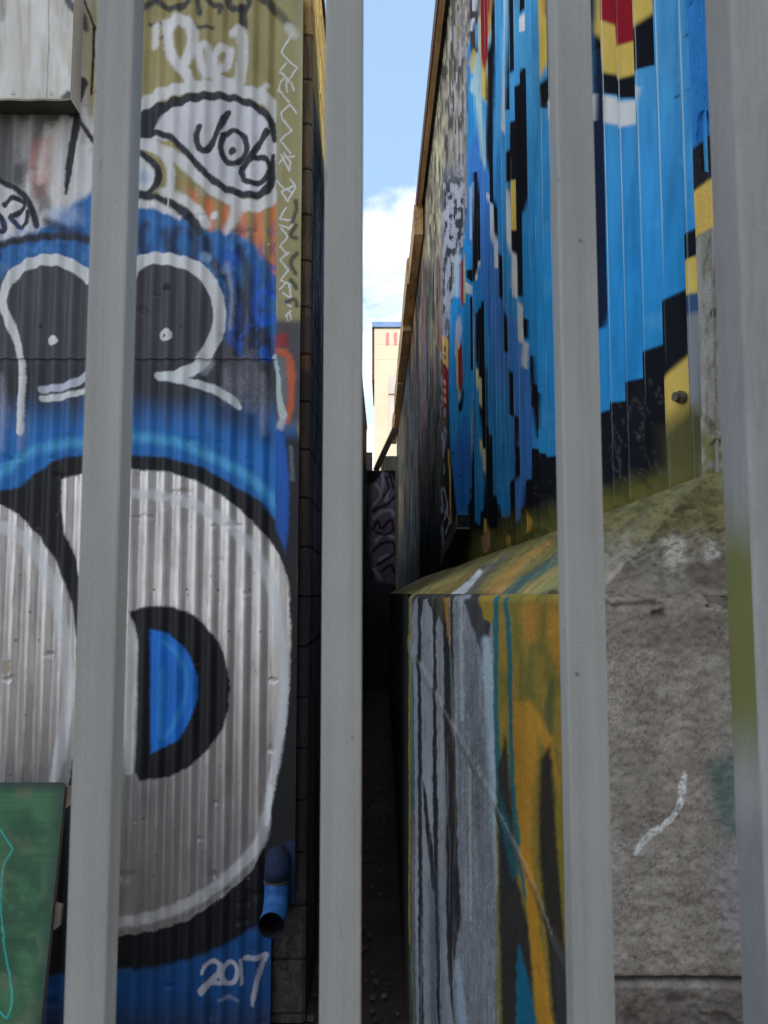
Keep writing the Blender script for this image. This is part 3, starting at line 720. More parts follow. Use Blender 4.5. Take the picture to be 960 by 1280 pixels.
# ------------------------------------------------------------------ RIGHT: warehouse with ribbed cladding on a concrete base
WY0, WY1, EAVE = 2.25, 36.0, 7.05
ware = thing('painted_warehouse', 'tall ribbed metal warehouse with blue and black mural on a battered concrete base', 'building', (1.2, WY0, 0))

def paint_wall(c):
    x, y = c.x, c.y
    K = (30, 31, 37); B1 = (50, 142, 202); B2 = (70, 120, 192); YEL = (222, 178, 92); WH = (208, 214, 226); RED = (140, 34, 44)
    st = fbm(x / 2.2, y / 60, 3, 4); st2 = fbm(x / 4, y / 26, 13, 4)
    c.base((132, 112, 84))                                            # far, bare boards
    c.field(sst(.42, .62, st) * .6, (92, 80, 68)); c.field(sst(.5, .68, st2) * .4, (160, 132, 92))
    fz = np.where(x < 562, 1., 0)
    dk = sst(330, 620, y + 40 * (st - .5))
    c.field(fz * sst(515, 530, x) * sst(.50, .58, fbm(x / 5, y / 22, 43, 3)) * sst(260, 330, y) * .6, (98, 82, 96))
    c.field(fz * sst(510, 524, x) * sst(.52, .6, fbm(x / 4, y / 30, 53, 3)) * sst(280, 360, y) * .7, (52, 74, 84))
    c.field(fz * sst(.56, .62, fbm(x / 3, y / 22, 83, 3)) * sst(300, 380, y) * sst(508, 520, x) * .6, (120, 72, 66))
    for sd, cc, th, op in ((211, (150, 112, 100), .60, .75), (223, (64, 88, 92), .58, .75), (227, (176, 150, 108), .62, .8), (229, (44, 42, 46), .54, .8), (233, (104, 112, 84), .62, .6), (239, (150, 86, 92), .66, .6), (241, (120, 128, 140), .66, .6)):
        c.field(fz * sst(499, 508, x) * sst(th - .03, th + .03, fbm(x / 1.5, y / 70, sd, 3)) * op, cc)
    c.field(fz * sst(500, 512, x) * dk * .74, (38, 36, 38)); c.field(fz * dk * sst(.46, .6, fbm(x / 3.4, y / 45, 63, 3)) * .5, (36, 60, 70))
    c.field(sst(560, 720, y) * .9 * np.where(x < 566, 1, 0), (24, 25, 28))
    # cream / grey brushed zone below the eaves
    z = sst(538, 548, x + (y - 100) * .06) * sst(592, 584, x) * sst(345, 300, y)
    c.field(z * .9, (152, 140, 126))
    q1 = fbm(x / 3.2 + .3 * fbm(x / 5, y / 9, 2, 3), y / 15, 23, 5); q2 = fbm(x / 1.8, y / 20, 33, 5); q3 = fbm(x / 1.8, y / 22, 73, 5)
    c.field(z * sst(.36, .66, q1) * .85 * sst(575, 548, x + (y - 100) * .05), (222, 198, 158))
    c.field(z * sst(.40, .64, q2) * .75 * sst(550, 566, x), (182, 178, 184))
    c.field(z * sst(.50, .66, q3) * .85, (66, 60, 60))
    c.field(z * sst(.56, .70, fbm(x / 4, y / 18, 93, 4)) * .4, (112, 116, 92))
    c.field(z * sst(.55, .68, fbm(x / 2.4, y / 22, 103, 4)) * .5 * sst(120, 40, y), (90, 84, 90))
    # grey script lower in that zone
    z2 = sst(548, 556, x) * sst(581, 576, x) * sst(190, 240, y) * sst(430, 380, y + (x - 560))
    c.field(z2 * .8, (176, 178, 190))
    c.field(z2 * sst(.46, .58, fbm(x / 3.2 + y / 40, y / 9, 39, 5)) * .92, (46, 46, 54))
    z3 = sst(549, 552, x) * sst(563, 559, x) * sst(350, 400, y) * sst(700, 640, y)
    c.field(z3 * sst(.56, .6, fbm(x / 2.4, y / 12, 49, 3)) * .8, (150, 160, 178))
    c.fill([(552, 425), (560, 420), (561, 470), (559, 516), (553, 505)], (128, 40, 44), 1)
    c.fill([(552, 418), (560, 424), (560, 462), (553, 452)], (204, 166, 92), 1.2)
    for yy in (434, 444, 455, 476, 486, 497): c.stroke([(555, yy), (556, yy + 5)], 2, K if yy < 460 else (204, 170, 100), .5)
    # ---------------- blue field
    c.fill([(583, 60), (590, 40), (596, -60), (930, -60), (930, 900), (566, 900), (561, 640), (561, 470), (562, 385), (574, 335), (580, 290), (583, 250)], B1, 1.2)
    c.field(np.where(x > 590, sst(.48, .7, fbm(x / 18, y / 60, 19, 4)) * .3, 0) * np.where(c.col[:, 2] > .2, 1, 0), (36, 120, 190))
    bl = np.where((c.col[:, 2] > .3) & (x > 590), 1., 0)
    c.field(bl * sst(380, -20, y) * .35, (116, 178, 216)); c.field(bl * sst(.52, .72, fbm(x / 4, y / 150, 181, 4)) * .22, (30, 92, 150)); c.field(bl * sst(.6, .75, fbm(x / 30, y / 40, 183, 5)) * .3, (96, 164, 210))
    c.fill([(584, 190), (600, 150), (612, 250), (626, 330), (634, 420), (634, 480), (622, 500), (606, 390), (596, 330), (586, 300)], B2, 5, .85)
    c.fill([(632, 380), (656, 430), (666, 520), (664, 600), (646, 660), (640, 600), (634, 500)], B2, 4, .85)
    c.fill([(564, 560), (580, 520), (588, 560), (586, 640), (568, 640)], (50, 96, 186), 6, .7)
    # ---------------- ground black + drips
    c.fill([(560, 470), (562, 560), (566, 600), (569, 630), (571, 646), (584, 645), (584, 632), (588, 622), (587, 612), (590, 605), (591, 560), (592, 600), (593, 652), (598, 656), (600, 640), (604, 634), (605, 592), (614, 612), (616, 624), (622, 630), (624, 644), (631, 649), (636, 642), (636, 616), (640, 610), (641, 616), (642, 644), (645, 653), (647, 646), (652, 632), (653, 606), (660, 598), (661, 566), (666, 560), (675, 566), (683, 571), (696, 569), (720, 545), (751, 513), (761, 509), (762, 503), (779, 500), (781, 478), (800, 468), (801, 442), (818, 428), (820, 384), (843, 360), (846, 302), (871, 277), (930, 240), (930, 1000), (540, 1000)], K, 1.6)
    # olive overspray along the foot
    basey = 742 - .355 * (x - 467)
    og = sst(46, 6, basey - y + 22 * (fbm(x / 14, y / 14, 29, 3) - .5)) * sst(566, 600, x)
    c.field(og * .85, (104, 102, 52)); c.field(og * sst(.5, .6, fbm(x / 6, y / 8, 59, 3)) * .5, (66, 62, 34))
    # scratches in the black
    for k2 in range(120):
        r = random.Random(k2); xx = r.uniform(752, 842); yy = r.uniform(470, 600)
        if yy > 742 - .36 * (xx - 470) - 20: continue
        c.stroke([(xx, yy), (xx + r.uniform(-3, 6), yy + r.uniform(6, 26))], .6, (104, 106, 104), .35, .3, smooth=False)
    for k2 in range(60):
        r = random.Random(k2 + 500); xx = r.uniform(664, 700); yy = r.uniform(600, 640)
        c.stroke([(xx, yy), (xx + r.uniform(-2, 3), yy + r.uniform(2, 8))], .5, (90, 94, 92), .35, .3, smooth=False)
    # ---------------- right of the third bar
    c.fill([(738, -60), (816, -60), (816, 4), (809, 18), (810, 78), (790, 90), (790, 123), (772, 122), (753, 116), (750, 80), (738, 60)], K, 1.6)
    c.fill([(738, -60), (812, -60), (808, 8), (789, 38), (789, 88), (772, 99), (753, 90), (750, 66), (738, 40)], YEL, 3)
    c.fill([(748, -60), (788, -60), (787, 46), (771, 58), (768, 40), (750, 24)], RED, 2.2)
    c.fill([(753, 118), (772, 127), (790, 124), (793, 107), (797, 110), (792, 150), (772, 160), (753, 152), (742, 130)], WH, 3)
    c.fill([(738, 60), (748, 62), (754, 110), (757, 300), (753, 380), (749, 408), (738, 420)], (30, 40, 62), 2.5)
    c.fill([(870, 188), (886, 160), (900, 150), (900, 205), (886, 216), (870, 238)], K, 1.6)
    c.fill([(870, 238), (886, 216), (900, 205), (900, 330), (870, 290)], YEL, 2)
    c.fill([(872, 286), (900, 250), (900, 620), (872, 620)], (138, 136, 130), 4)
    c.fill([(845, 334), (871, 314), (871, 364), (849, 374), (845, 392)], YEL, 1.6)
    c.fill([(849, 374), (871, 362), (871, 390), (852, 402), (847, 396)], (58, 86, 120), 4, .9)
    c.fill([(848, 398), (871, 388), (871, 520), (858, 508), (847, 480)], (130, 132, 136), 5, .9)
    c.fill([(846, 442), (848, 500), (846, 520), (832, 548), (821, 560), (822, 490)], YEL, 2.5, .95)
    c.fill([(821, 535), (848, 505), (871, 505), (872, 600), (821, 610)], (96, 92, 58), 12, .85)
    for k2 in range(26):
        r = random.Random(k2 + 900); xx = r.uniform(834, 884); yy = r.uniform(5, 120)
        c.stroke([(xx, yy), (xx - r.uniform(1, 4), yy + r.uniform(3, 12))], r.uniform(.8, 1.8), (24, 34, 46), .6, .8, smooth=False)
    # ---------------- left of the third bar
    c.fill([(669, -60), (681, -60), (681, 60), (674, 104), (670, 108), (669, 70)], YEL, 1.6)
    c.fill([(676, -60), (681, -60), (680, 36), (676, 16)], (156, 80, 70), 2)
    c.fill([(680, -60), (738, -60), (738, 116), (690, 122), (680, 136), (672, 134), (672, 113), (680, 92)], K, 1.8)
    c.fill([(680, 128), (691, 122), (740, 118), (740, 150), (690, 146), (680, 150)], WH, 2.4)
    c.fill([(668, 140), (700, 145), (700, 190), (668, 190)], (70, 150, 206), 16, .4)
    c.fill([(632, 8), (640, -60), (640, 84), (636, 95), (636, 130), (634, 138), (631, 137)], K, 1.2)
    c.fill([(646, 28), (653, 4), (653, -60), (648, -60), (646, 20)], K, 1)
    c.fill([(646, 39), (647, 28), (654, 8), (654, 34), (650, 40)], WH, 1)
    c.fill([(651, 85), (655, 86), (656, 240), (654, 262), (650, 280), (650, 372), (644, 366), (643, 328), (637, 316), (635, 280), (634, 228), (631, 226), (631, 192), (636, 182), (636, 155), (642, 146), (642, 111), (647, 101)], K, 1.3)
    c.fill([(635, 228), (641, 224), (642, 288), (636, 287)], YEL, 1.4)
    c.fill([(626, -60), (630, -60), (630, 166), (628, 170), (626, 160)], (190, 200, 216), .9)
    c.fill([(630, 226), (634, 240), (637, 306), (643, 322), (644, 366), (650, 384), (651, 416), (657, 430), (657, 461), (650, 458), (650, 430), (644, 416), (643, 374), (636, 360), (636, 322), (632, 292)], WH, 1.2)
    c.fill([(650, 391), (657, 400), (657, 424), (650, 412)], K, .9)
    c.fill([(658, 436), (665, 446), (666, 480), (674, 492), (674, 536), (667, 548), (665, 510), (659, 482)], K, 1.2)
    c.fill([(611, 228), (616, 242), (620, 268), (621, 310), (625, 322), (627, 374), (631, 398), (632, 443), (627, 434), (625, 376), (621, 362), (621, 334), (617, 308), (616, 260), (611, 250)], K, 1)
    c.fill([(605, 232), (611, 250), (616, 262), (617, 290), (621, 312), (621, 336), (616, 334), (615, 312), (611, 284), (610, 258)], WH, 1.1)
    c.stroke([(634, 462), (637, 476), (637, 512), (642, 524), (643, 556), (646, 570), (645, 588), (640, 606), (639, 632)], [4, 5, 4, 6, 4, 5, 5, 6, 4], K, 1)
    c.fill([(613, -60), (616, -60), (616, 240), (611, 242), (607, 196), (607, 126), (604, 118), (607, 90), (612, 42)], K, 1)
    c.fill([(597, -60), (616, -60), (613, 20), (607, 80), (606, 130), (600, 118), (598, 60)], YEL, 2)
    c.fill([(600, -60), (611, -60), (610, 38), (605, 102), (602, 80), (600, 52)], (144, 44, 50), 1)
    c.fill([(588, -60), (599, -60), (598, 20), (592, 36), (596, 66), (588, 74), (586, 30)], (70, 66, 68), 1.6)
    c.fill([(588, 24), (592, 22), (590, 40), (587, 38)], (196, 200, 210), 1); c.fill([(590, -10), (596, -10), (594, 14), (589, 14)], (190, 192, 200), 1)
    c.fill([(585, 78), (590, 60), (594, 66), (594, 90), (588, 92)], YEL, 1.8, .8)
    c.fill([(595, 66), (599, 84), (601, 128), (604, 168), (606, 214), (600, 196), (592, 120), (586, 112)], (176, 206, 230), 3, .9)
    c.fill([(590, 216), (596, 214), (600, 290), (599, 324), (595, 342), (590, 354), (582, 346), (582, 338), (590, 336)], K, 1)
    c.fill([(581, 352), (590, 358), (589, 368), (580, 366)], WH, 1.2); c.fill([(599, 324), (596, 346), (593, 352), (596, 330)], WH, 1)
    c.fill([(585, 236), (590, 228), (589, 300), (586, 300)], (168, 188, 224), 1.6, .8)
    c.fill([(579, 316), (575, 330), (574, 372), (578, 386), (579, 350)], (148, 46, 44), 1); c.stroke([(580, 318), (580, 378)], 1.3, YEL, .6)
    c.fill([(566, 330), (573, 300), (574, 372), (566, 370)], (186, 200, 222), 3, .8)
    c.fill([(569, 404), (574, 392), (577, 410), (573, 440), (571, 460), (568, 440)], (200, 196, 210), 1.5, .8)
    c.fill([(571, 440), (577, 426), (578, 476), (575, 496), (574, 503), (572, 490)], (140, 50, 42), 1)
    c.stroke([(571, 424), (571, 470), (574, 500)], 2, (214, 172, 104), .8)
    c.fill([(572, 498), (574, 505), (577, 492), (579, 484), (578, 508), (574, 518), (572, 508)], K, .8)
    c.fill([(594, 392), (599, 384), (603, 374), (604, 438), (607, 462), (608, 532), (613, 546), (614, 612), (622, 630), (622, 660), (604, 660), (605, 592), (603, 568), (600, 532), (597, 478), (594, 440)], K, 1)
    c.fill([(594, 456), (601, 478), (602, 518), (598, 500), (595, 480)], (220, 208, 160), .9)
    c.fill([(598, 543), (602, 556), (606, 566), (606, 597), (601, 574)], (222, 206, 150), .9)
    c.stroke([(590, 370), (591, 460), (590, 540), (589, 575)], 1.6, (196, 214, 232), .6); c.stroke([(588, 372), (589, 462)], 1.6, K, .6); c.stroke([(591, 500), (591, 640)], 2.4, K, .7)
    c.stroke([(560, 562), (562, 610), (563, 654)], 1.8, (216, 168, 84), .7)
    for p in ([(554, 610), (558, 630), (555, 650)], [(556, 640), (561, 650), (556, 668)], [(553, 660), (554, 690)], [(559, 628), (558, 645)]): c.stroke(p, 1.4, (170, 178, 196), .7, .8)
    # pegs of paint at the foot
    c.fill([(605, 651), (608, 652), (611, 676), (608, 692), (602, 690), (601, 672), (604, 664)], (162, 130, 96), 1); c.stroke([(606, 650), (606, 664)], 3, YEL, .8)
    c.stroke([(656, 639), (658, 652), (657, 664)], [4, 6, 6], (204, 158, 70), 1.4); c.stroke([(634, 672), (636, 682)], 4, (190, 156, 70), 1.6, .8)
    for p in ((565, 565), (627, 557), (628, 580), (573, 592)): c.stroke([p, (p[0] + 1, p[1] + 4)], 1, (16, 20, 30), .5, .8)
    c.col *= (1 - .10 * sst(.5, .75, fbm(x / 3, y / 80, 111, 3)))[:, None]

def clad(y0, y1, ncrest, npan, zs):
    per = .2; D = .035; fw = .08
    offs = [(fw * k / ncrest, D * (1 - k / ncrest) if k else D) for k in range(ncrest)] + [(fw - .004, D * .073), (fw - .0015, 0.0), (fw + .003, 0.0), (fw + .006, 0.0), (.10, 0.0), (.14, D)] + [(.14 + .055 * k / npan, D) for k in range(1, npan + 1)]
    Ys = []; Ds = []; edge = []
    for r in range(int(round((y1 - y0) / per))):
        for k, (o, d) in enumerate(offs):
            Ys.append(y0 + r * per + o); Ds.append(d); edge.append(1.0 if abs(o - fw) < .0032 else 0)
    Ys.append(y1); Ds.append(D); edge.append(0)
    Ys, Ds, edge = map(np.array, (Ys, Ds, edge))
    YY, ZZ_ = np.meshgrid(Ys, zs)
    B = np.stack([wallX(YY), YY, ZZ_], -1); px, py = project(B)
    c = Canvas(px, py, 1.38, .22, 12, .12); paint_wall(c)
    E = np.broadcast_to(edge, YY.shape).ravel()
    wear = fbm(YY.ravel() * 3.7 + 50, ZZ_.ravel() * 1.3, 17, 4)
    ok = sst(7.5, 4.5, YY.ravel()) * .6 + .35
    up = sst(.5, 1.5, ZZ_.ravel())
    c.field(E * ok * sst(.40, .55, wear) * (.12 + .88 * up) * .8, (184, 204, 224))
    P = B.copy(); P[..., 0] += Ds
    P[..., 0] += .008 * (fbm(YY * .5, ZZ_ * .7, 7, 3) - .5)
    return P, c.col, None

zz1 = np.concatenate([np.arange(.25, 3.6, .0065), np.arange(3.6, EAVE, .25), [EAVE]])
zz2 = np.concatenate([np.arange(.25, EAVE - .006, .012), [EAVE]])
zz3 = np.concatenate([np.arange(-1.9, .2, .15), np.arange(.2, EAVE, .03), [EAVE]])
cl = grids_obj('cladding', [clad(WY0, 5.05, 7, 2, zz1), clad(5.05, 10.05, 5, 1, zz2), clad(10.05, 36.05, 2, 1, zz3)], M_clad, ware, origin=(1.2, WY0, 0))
cl['label'] = 'ribbed wall painted blue with black outlines, yellow and red'
WY1 = 36.05

# corner pier (end of the wall) in chipped concrete
xw = wallX(WY0)
X = np.arange(xw, 2.9, .005); Z = np.arange(BASEZ - .06, 4.0, .006)
XX, ZZ_ = np.meshgrid(X, Z); B = np.stack([XX, np.full_like(XX, WY0 - .002), ZZ_], -1); px, py = project(B)
c = Canvas(px, py, 1.3, 1, 30); x, y = c.x, c.y
c.base((140, 138, 132)); c.field(sst(.35, .72, fbm(x / 9, y / 40, 3, 5)) * .55, (172, 170, 163)); c.field(sst(.58, .76, fbm(x / 4, y / 16, 5, 5)) * .6, (92, 86, 78)); c.field(np.exp(-((x - 893 - 4 * fbm(x * 0, y / 30, 6, 3)) / 1.3) ** 2) * .6, (66, 60, 54))
c.field(sst(300, 170, y) * .95, (24, 118, 190)); 
c.fill([(860, 190), (930, 130), (930, 190), (860, 250)], (32, 33, 38), 2); c.fill([(860, 245), (930, 190), (930, 262), (860, 300)], (222, 178, 92), 3)
c.field(sst(500, 560, y) * .8 * sst(.3, .6, fbm(x / 10, y / 10, 8, 3)), (112, 108, 50))
P = B.copy(); P[..., 1] += .007 * fbm(XX * 30, ZZ_ * 14, 5, 4) + .012 * sst(.52, .55, fbm(XX * 9, ZZ_ * 4, 15, 4))
P[:, 0, 1] += .012
up_ = np.array([[[xw, WY0, 4.0], [2.9, WY0, 4.0]], [[xw, WY0, EAVE], [2.9, WY0, EAVE]]], float)
cr_ = np.array([[[2.9, WY0, BASEZ - .05], [6.5, WY0, BASEZ - .05]], [[2.9, WY0, EAVE], [6.5, WY0, EAVE]]], float)
grids_obj('corner_pier', [(P, c.col, None), (up_, np.tile(lin((60, 120, 180)), (4, 1)), None), (cr_, np.tile(lin((150, 146, 138)), (4, 1)), None)], M_conc, ware, origin=(1.2, WY0, 0))

# concrete base
Q_ = np.array([.095, 3.4, 0.]); P_ = np.array([.5, 2.1, -.006])
def paint_base(c, top=False):
    x, y = c.x, c.y
    OCH = (176, 132, 52); OL = (108, 104, 58); TEAL = (24, 92, 100); GR = (134, 138, 144); DK = (34, 34, 38); LG = (160, 168, 176)
    c.base(OL)
    if top:
        c.field(sst(.4, .65, fbm(x / 18, y / 10, 3, 4)) * .5, (132, 122, 66))
        c.fill([(480, 760), (520, 742), (560, 722), (600, 700), (560, 706), (480, 745)], (96, 88, 56), 6, .8)
        c.fill([(512, 752), (540, 730), (590, 706), (600, 700), (560, 735), (535, 752)], (132, 120, 62), 4, .8)
        c.fill([(527, 752), (545, 738), (600, 708), (580, 730), (558, 752)], (112, 88, 46), 4, .7)
        c.fill([(558, 753), (570, 740), (600, 708), (640, 690), (625, 704), (600, 730), (590, 753)], (84, 82, 80), 2.5, .9)
        c.stroke([(566, 750), (576, 740), (590, 727), (600, 714)], [14, 10, 8, 5], (186, 192, 200), 1.5, .9)
        c.fill([(590, 756), (604, 738), (632, 712), (662, 690), (690, 672), (690, 680), (660, 704), (636, 728), (622, 756)], (160, 122, 62), 3.5, .9)
        c.fill([(617, 760), (628, 740), (650, 722), (676, 706), (700, 692), (720, 680), (720, 696), (690, 712), (660, 730), (642, 744), (636, 760)], (52, 88, 88), 3.5, .9)
        c.fill([(640, 758), (660, 735), (700, 708), (740, 690), (730, 740), (720, 765)], (124, 124, 80), 5, .8)
        c.stroke([(660, 740), (690, 716), (730, 700)], 9, (164, 138, 88), 5, .55)
        c.stroke([(590, 745), (602, 742), (624, 746)], 8, (70, 54, 30), 4, .6, dry=.5)
        c.stroke([(650, 752), (676, 746), (692, 742), (705, 748), (705, 757), (690, 758), (672, 754)], 8, (38, 32, 26), 2.5, .8, dry=.48)
        # grey front fall with bare concrete
        g = sst(736, 764, x + (y - 690) * .35)
        c.field(g * .6, (112, 110, 78))
        g2 = sst(650, 706, y + 26 * (fbm(x / 16, y / 16, 45, 3) - .5)) * sst(730, 756, x)
        c.field(g2 * .92, (136, 129, 119))
        c.field(g2 * sst(.45, .6, fbm(x / 10, y / 6, 46, 4)) * .6, (150, 142, 130))
        c.fill([(826, 676), (842, 664), (856, 676), (858, 712), (842, 716), (832, 700)], (186, 182, 172), 5, .8); c.fill([(782, 684), (826, 672), (830, 690), (784, 702)], (146, 142, 130), 8, .6)
        c.fill([(876, 690), (892, 676), (904, 700), (880, 708)], (186, 184, 176), 4, .7)
        c.field(sst(735, 760, x) * sst(.52, .62, fbm(x / 9, y / 5, 47, 4)) * .4, (84, 78, 66))
        c.fill([(850, 704), (884, 708), (910, 690), (910, 740), (870, 736)], (92, 82, 74), 5, .7)
        u_ = (x + y) / 1.4; v_ = (x - y) / 1.4; k1 = fbm(u_ / 2.2, v_ / 50, 91, 4)
        c.field(sst(.52, .72, k1) * .35 * sst(750, 730, x), (70, 66, 44)); c.field(sst(.52, .3, k1) * .25 * sst(750, 730, x), (150, 142, 104))
        c.field(sst(742, 690, y + .0 * x) * sst(.55, .62, fbm(x / 7, y / 4, 57, 4)) * .5 * sst(600, 740, x), (60, 56, 34))
        return
    c.field(sst(.4, .65, fbm(x / 12, y / 30, 3, 4)) * .45, (124, 108, 52))
    c.fill([(470, 700), (618, 746), (619, 900), (626, 1320), (470, 1320)], (46, 47, 48), 1.5)
    c.fill([(540, 746), (560, 744), (560, 800), (545, 780)], (70, 66, 44), 3, .7)
    c.fill([(480, 700), (516, 744), (512, 800), (515, 1000), (514, 1300), (480, 1300)], (66, 68, 38), 1.5)
    c.fill([(513, 760), (520, 744), (524, 860), (526, 1300), (516, 1300), (514, 1000)], (88, 92, 98), 1.2)
    c.stroke([(517, 830), (518, 930), (516, 1010)], 3, TEAL, 1, .8); c.stroke([(512, 742), (512, 900), (512, 1180)], 3, (120, 112, 40), 1, .9)
    c.fill([(515, 770), (518, 750), (521, 746), (523, 790), (524, 900), (527, 1300), (520, 1300), (518, 900)], GR, .9)
    c.fill([(522, 746), (526, 746), (527, 1300), (524, 1300)], DK, .8)
    c.fill([(526, 770), (530, 750), (534, 748), (540, 764), (542, 800), (542, 900), (541, 1010), (546, 1120), (548, 1300), (530, 1300), (528, 1000)], GR, 1.1)
    c.fill([(528, 970), (533, 990), (541, 1060), (545, 1120), (541, 1110), (534, 1050)], DK, 1)
    c.fill([(541, 760), (545, 746), (546, 1010), (552, 1220), (552, 1300), (548, 1300), (542, 1060)], DK, .9)
    c.stroke([(540, 1100), (542, 1180), (543, 1290)], 8, (46, 66, 84), 2.5, .6)
    c.fill([(545, 780), (549, 770), (555, 786), (556, 1010), (558, 1150), (562, 1240), (570, 1300), (552, 1300), (548, 1100)], (126, 130, 136), 1.1)
    c.fill([(556, 744), (568, 744), (569, 900), (570, 1080), (574, 1130), (577, 1150), (570, 1180), (566, 1230), (560, 1160), (557, 1000), (555, 800)], DK, 1.2)
    c.stroke([(559, 750), (561, 780), (563, 806)], [8, 5, 2], (146, 108, 48), 1.4, .9); c.stroke([(568, 900), (569, 1000), (568, 1080)], 1.4, (110, 92, 48), .8, .7)
    c.fill([(566, 744), (586, 744), (596, 790), (604, 820), (617, 770), (619, 1000), (622, 1080), (626, 1300), (570, 1300), (566, 1230), (572, 1170), (577, 1148), (572, 1080), (569, 900)], (118, 122, 128), 1.4)
    c.field(np.where((x > 566) & (x < 626) & (y > 800), sst(.45, .7, fbm(x / 5, y / 40, 23, 4)) * .4, 0), (92, 95, 100))
    c.field(np.where((x > 560) & (x < 650), sst(.66, .76, fbm(x / 1.1, y / 4.2, 27, 2)) * .28 * (c.col.mean(1) > .12), 0), (186, 190, 194))
    gz = np.where((x > 512) & (x < 626), 1., 0)
    c.field(gz * sst(.56, .66, fbm(x / 2.4, y / 130, 161, 3)) * .2, (60, 62, 66)); c.field(gz * sst(.6, .7, fbm(x / 1.8, y / 110, 163, 3)) * .2, (176, 180, 184)); c.field(gz * sst(.62, .7, fbm(x / 9, y / 14, 165, 5)) * .2, (74, 72, 66))
    c.stroke([(577, 750), (578, 900)], 4, (170, 174, 178), 2, .55, dry=.5)
    c.stroke([(588, 960), (589, 1150)], 3, (170, 168, 158), 1, .6, dry=.55)
    c.fill([(580, 750), (597, 746), (608, 782), (604, 822), (598, 806), (588, 776)], (60, 60, 62), 2.2)
    c.stroke([(607, 800), (612, 850), (615, 920), (618, 1010), (622, 1080), (625, 1180)], [10, 15, 14, 9, 5, 4], (150, 168, 178), 3.5, .8)
    c.stroke([(573, 1200), (576, 1240), (580, 1300)], [4, 10, 12], (140, 156, 172), 2.4, .75)
    # ochre/teal part
    c.fill([(597, 744), (780, 744), (780, 1300), (626, 1300), (622, 1080), (618, 900), (617, 780), (606, 775)], (134, 112, 46), 2)
    c.field(np.where((x > 620), sst(.44, .6, fbm(x / 14, y / 50, 53, 4)) * .7, 0), (102, 98, 46))
    c.fill([(648, 760), (676, 752), (672, 800), (660, 806), (652, 780)], (168, 118, 52), 6, .7)
    c.fill([(690, 760), (720, 780), (720, 870), (696, 840), (682, 790)], (178, 130, 46), 7, .8)
    c.fill([(646, 880), (664, 874), (690, 920), (704, 1010), (690, 960), (674, 920), (666, 1000), (660, 1100), (648, 1000)], (176, 128, 44), 5, .85)
    c.stroke([(689, 850), (686, 890), (689, 915)], [4, 14, 6], (66, 80, 48), 4, .8)
    c.stroke([(664, 830), (666, 870)], [8, 12], (88, 96, 52), 6, .6)
    c.stroke([(621, 748), (620, 820), (620, 900), (624, 1000), (630, 1060), (640, 1110)], [7, 6, 6, 6, 9, 8], TEAL, 1.3, .95)
    c.stroke([(632, 748), (637, 800), (639, 900), (642, 1000), (648, 1060), (656, 1120)], [6, 6, 5, 6, 6, 6], TEAL, 1.3, .95)
    c.fill([(622, 960), (632, 920), (640, 1000), (646, 1100), (660, 1160), (668, 1300), (628, 1300), (624, 1080)], (34, 34, 38), 3, .95)
    c.fill([(624, 990), (640, 1040), (648, 1090), (642, 1100), (628, 1040)], (24, 82, 92), 4, .8)
    c.fill([(644, 1300), (645, 1230), (648, 1180), (656, 1210), (664, 1250), (674, 1300)], (16, 98, 128), 2.5, .9)
    c.stroke([(655, 1060), (662, 1110), (668, 1170), (676, 1240), (684, 1300)], [13, 13, 14, 17, 20], (176, 124, 38), 2, .92)
    c.stroke([(646, 880), (650, 960), (656, 1060)], 9, (172, 122, 40), 3, .8)
    c.fill([(676, 950), (688, 930), (694, 1000), (700, 1080), (708, 1180), (712, 1260), (700, 1300), (690, 1260), (684, 1180), (674, 1080), (674, 1000)], (34, 32, 34), 4, .95)
    c.stroke([(699, 1000), (704, 1100), (710, 1190)], 6, (128, 112, 36), 2.5, .85)
    c.fill([(690, 1160), (712, 1190), (740, 1300), (700, 1300)], (58, 54, 56), 5, .8)
    # painted-over strap: lighter edge, smeared
    c.stroke([(519, 822), (557, 893), (609, 987), (656, 1086), (691, 1170), (716, 1222)], [2, 3, 4, 5, 6, 7], (84, 80, 74), 1.8, .38)
    c.stroke([(521, 821), (559, 892), (611, 986), (658, 1084), (693, 1168)], 1.2, (160, 156, 146), .8, .4, dry=.6)

def strap(px, py):
    pts = [(505, 795), (519, 822), (557, 893), (609, 987), (656, 1086), (691, 1170), (720, 1232)]
    d = np.full(px.shape, 1e9)
    for a, b in zip(pts, pts[1:]):
        ex, ey = b[0] - a[0], b[1] - a[1]; t = np.clip(((px - a[0]) * ex + (py - a[1]) * ey) / (ex * ex + ey * ey), 0, 1)
        d = np.minimum(d, np.hypot(px - a[0] - ex * t, py - a[1] - ey * t))
    return 1 - sst(1.5, 6, d)

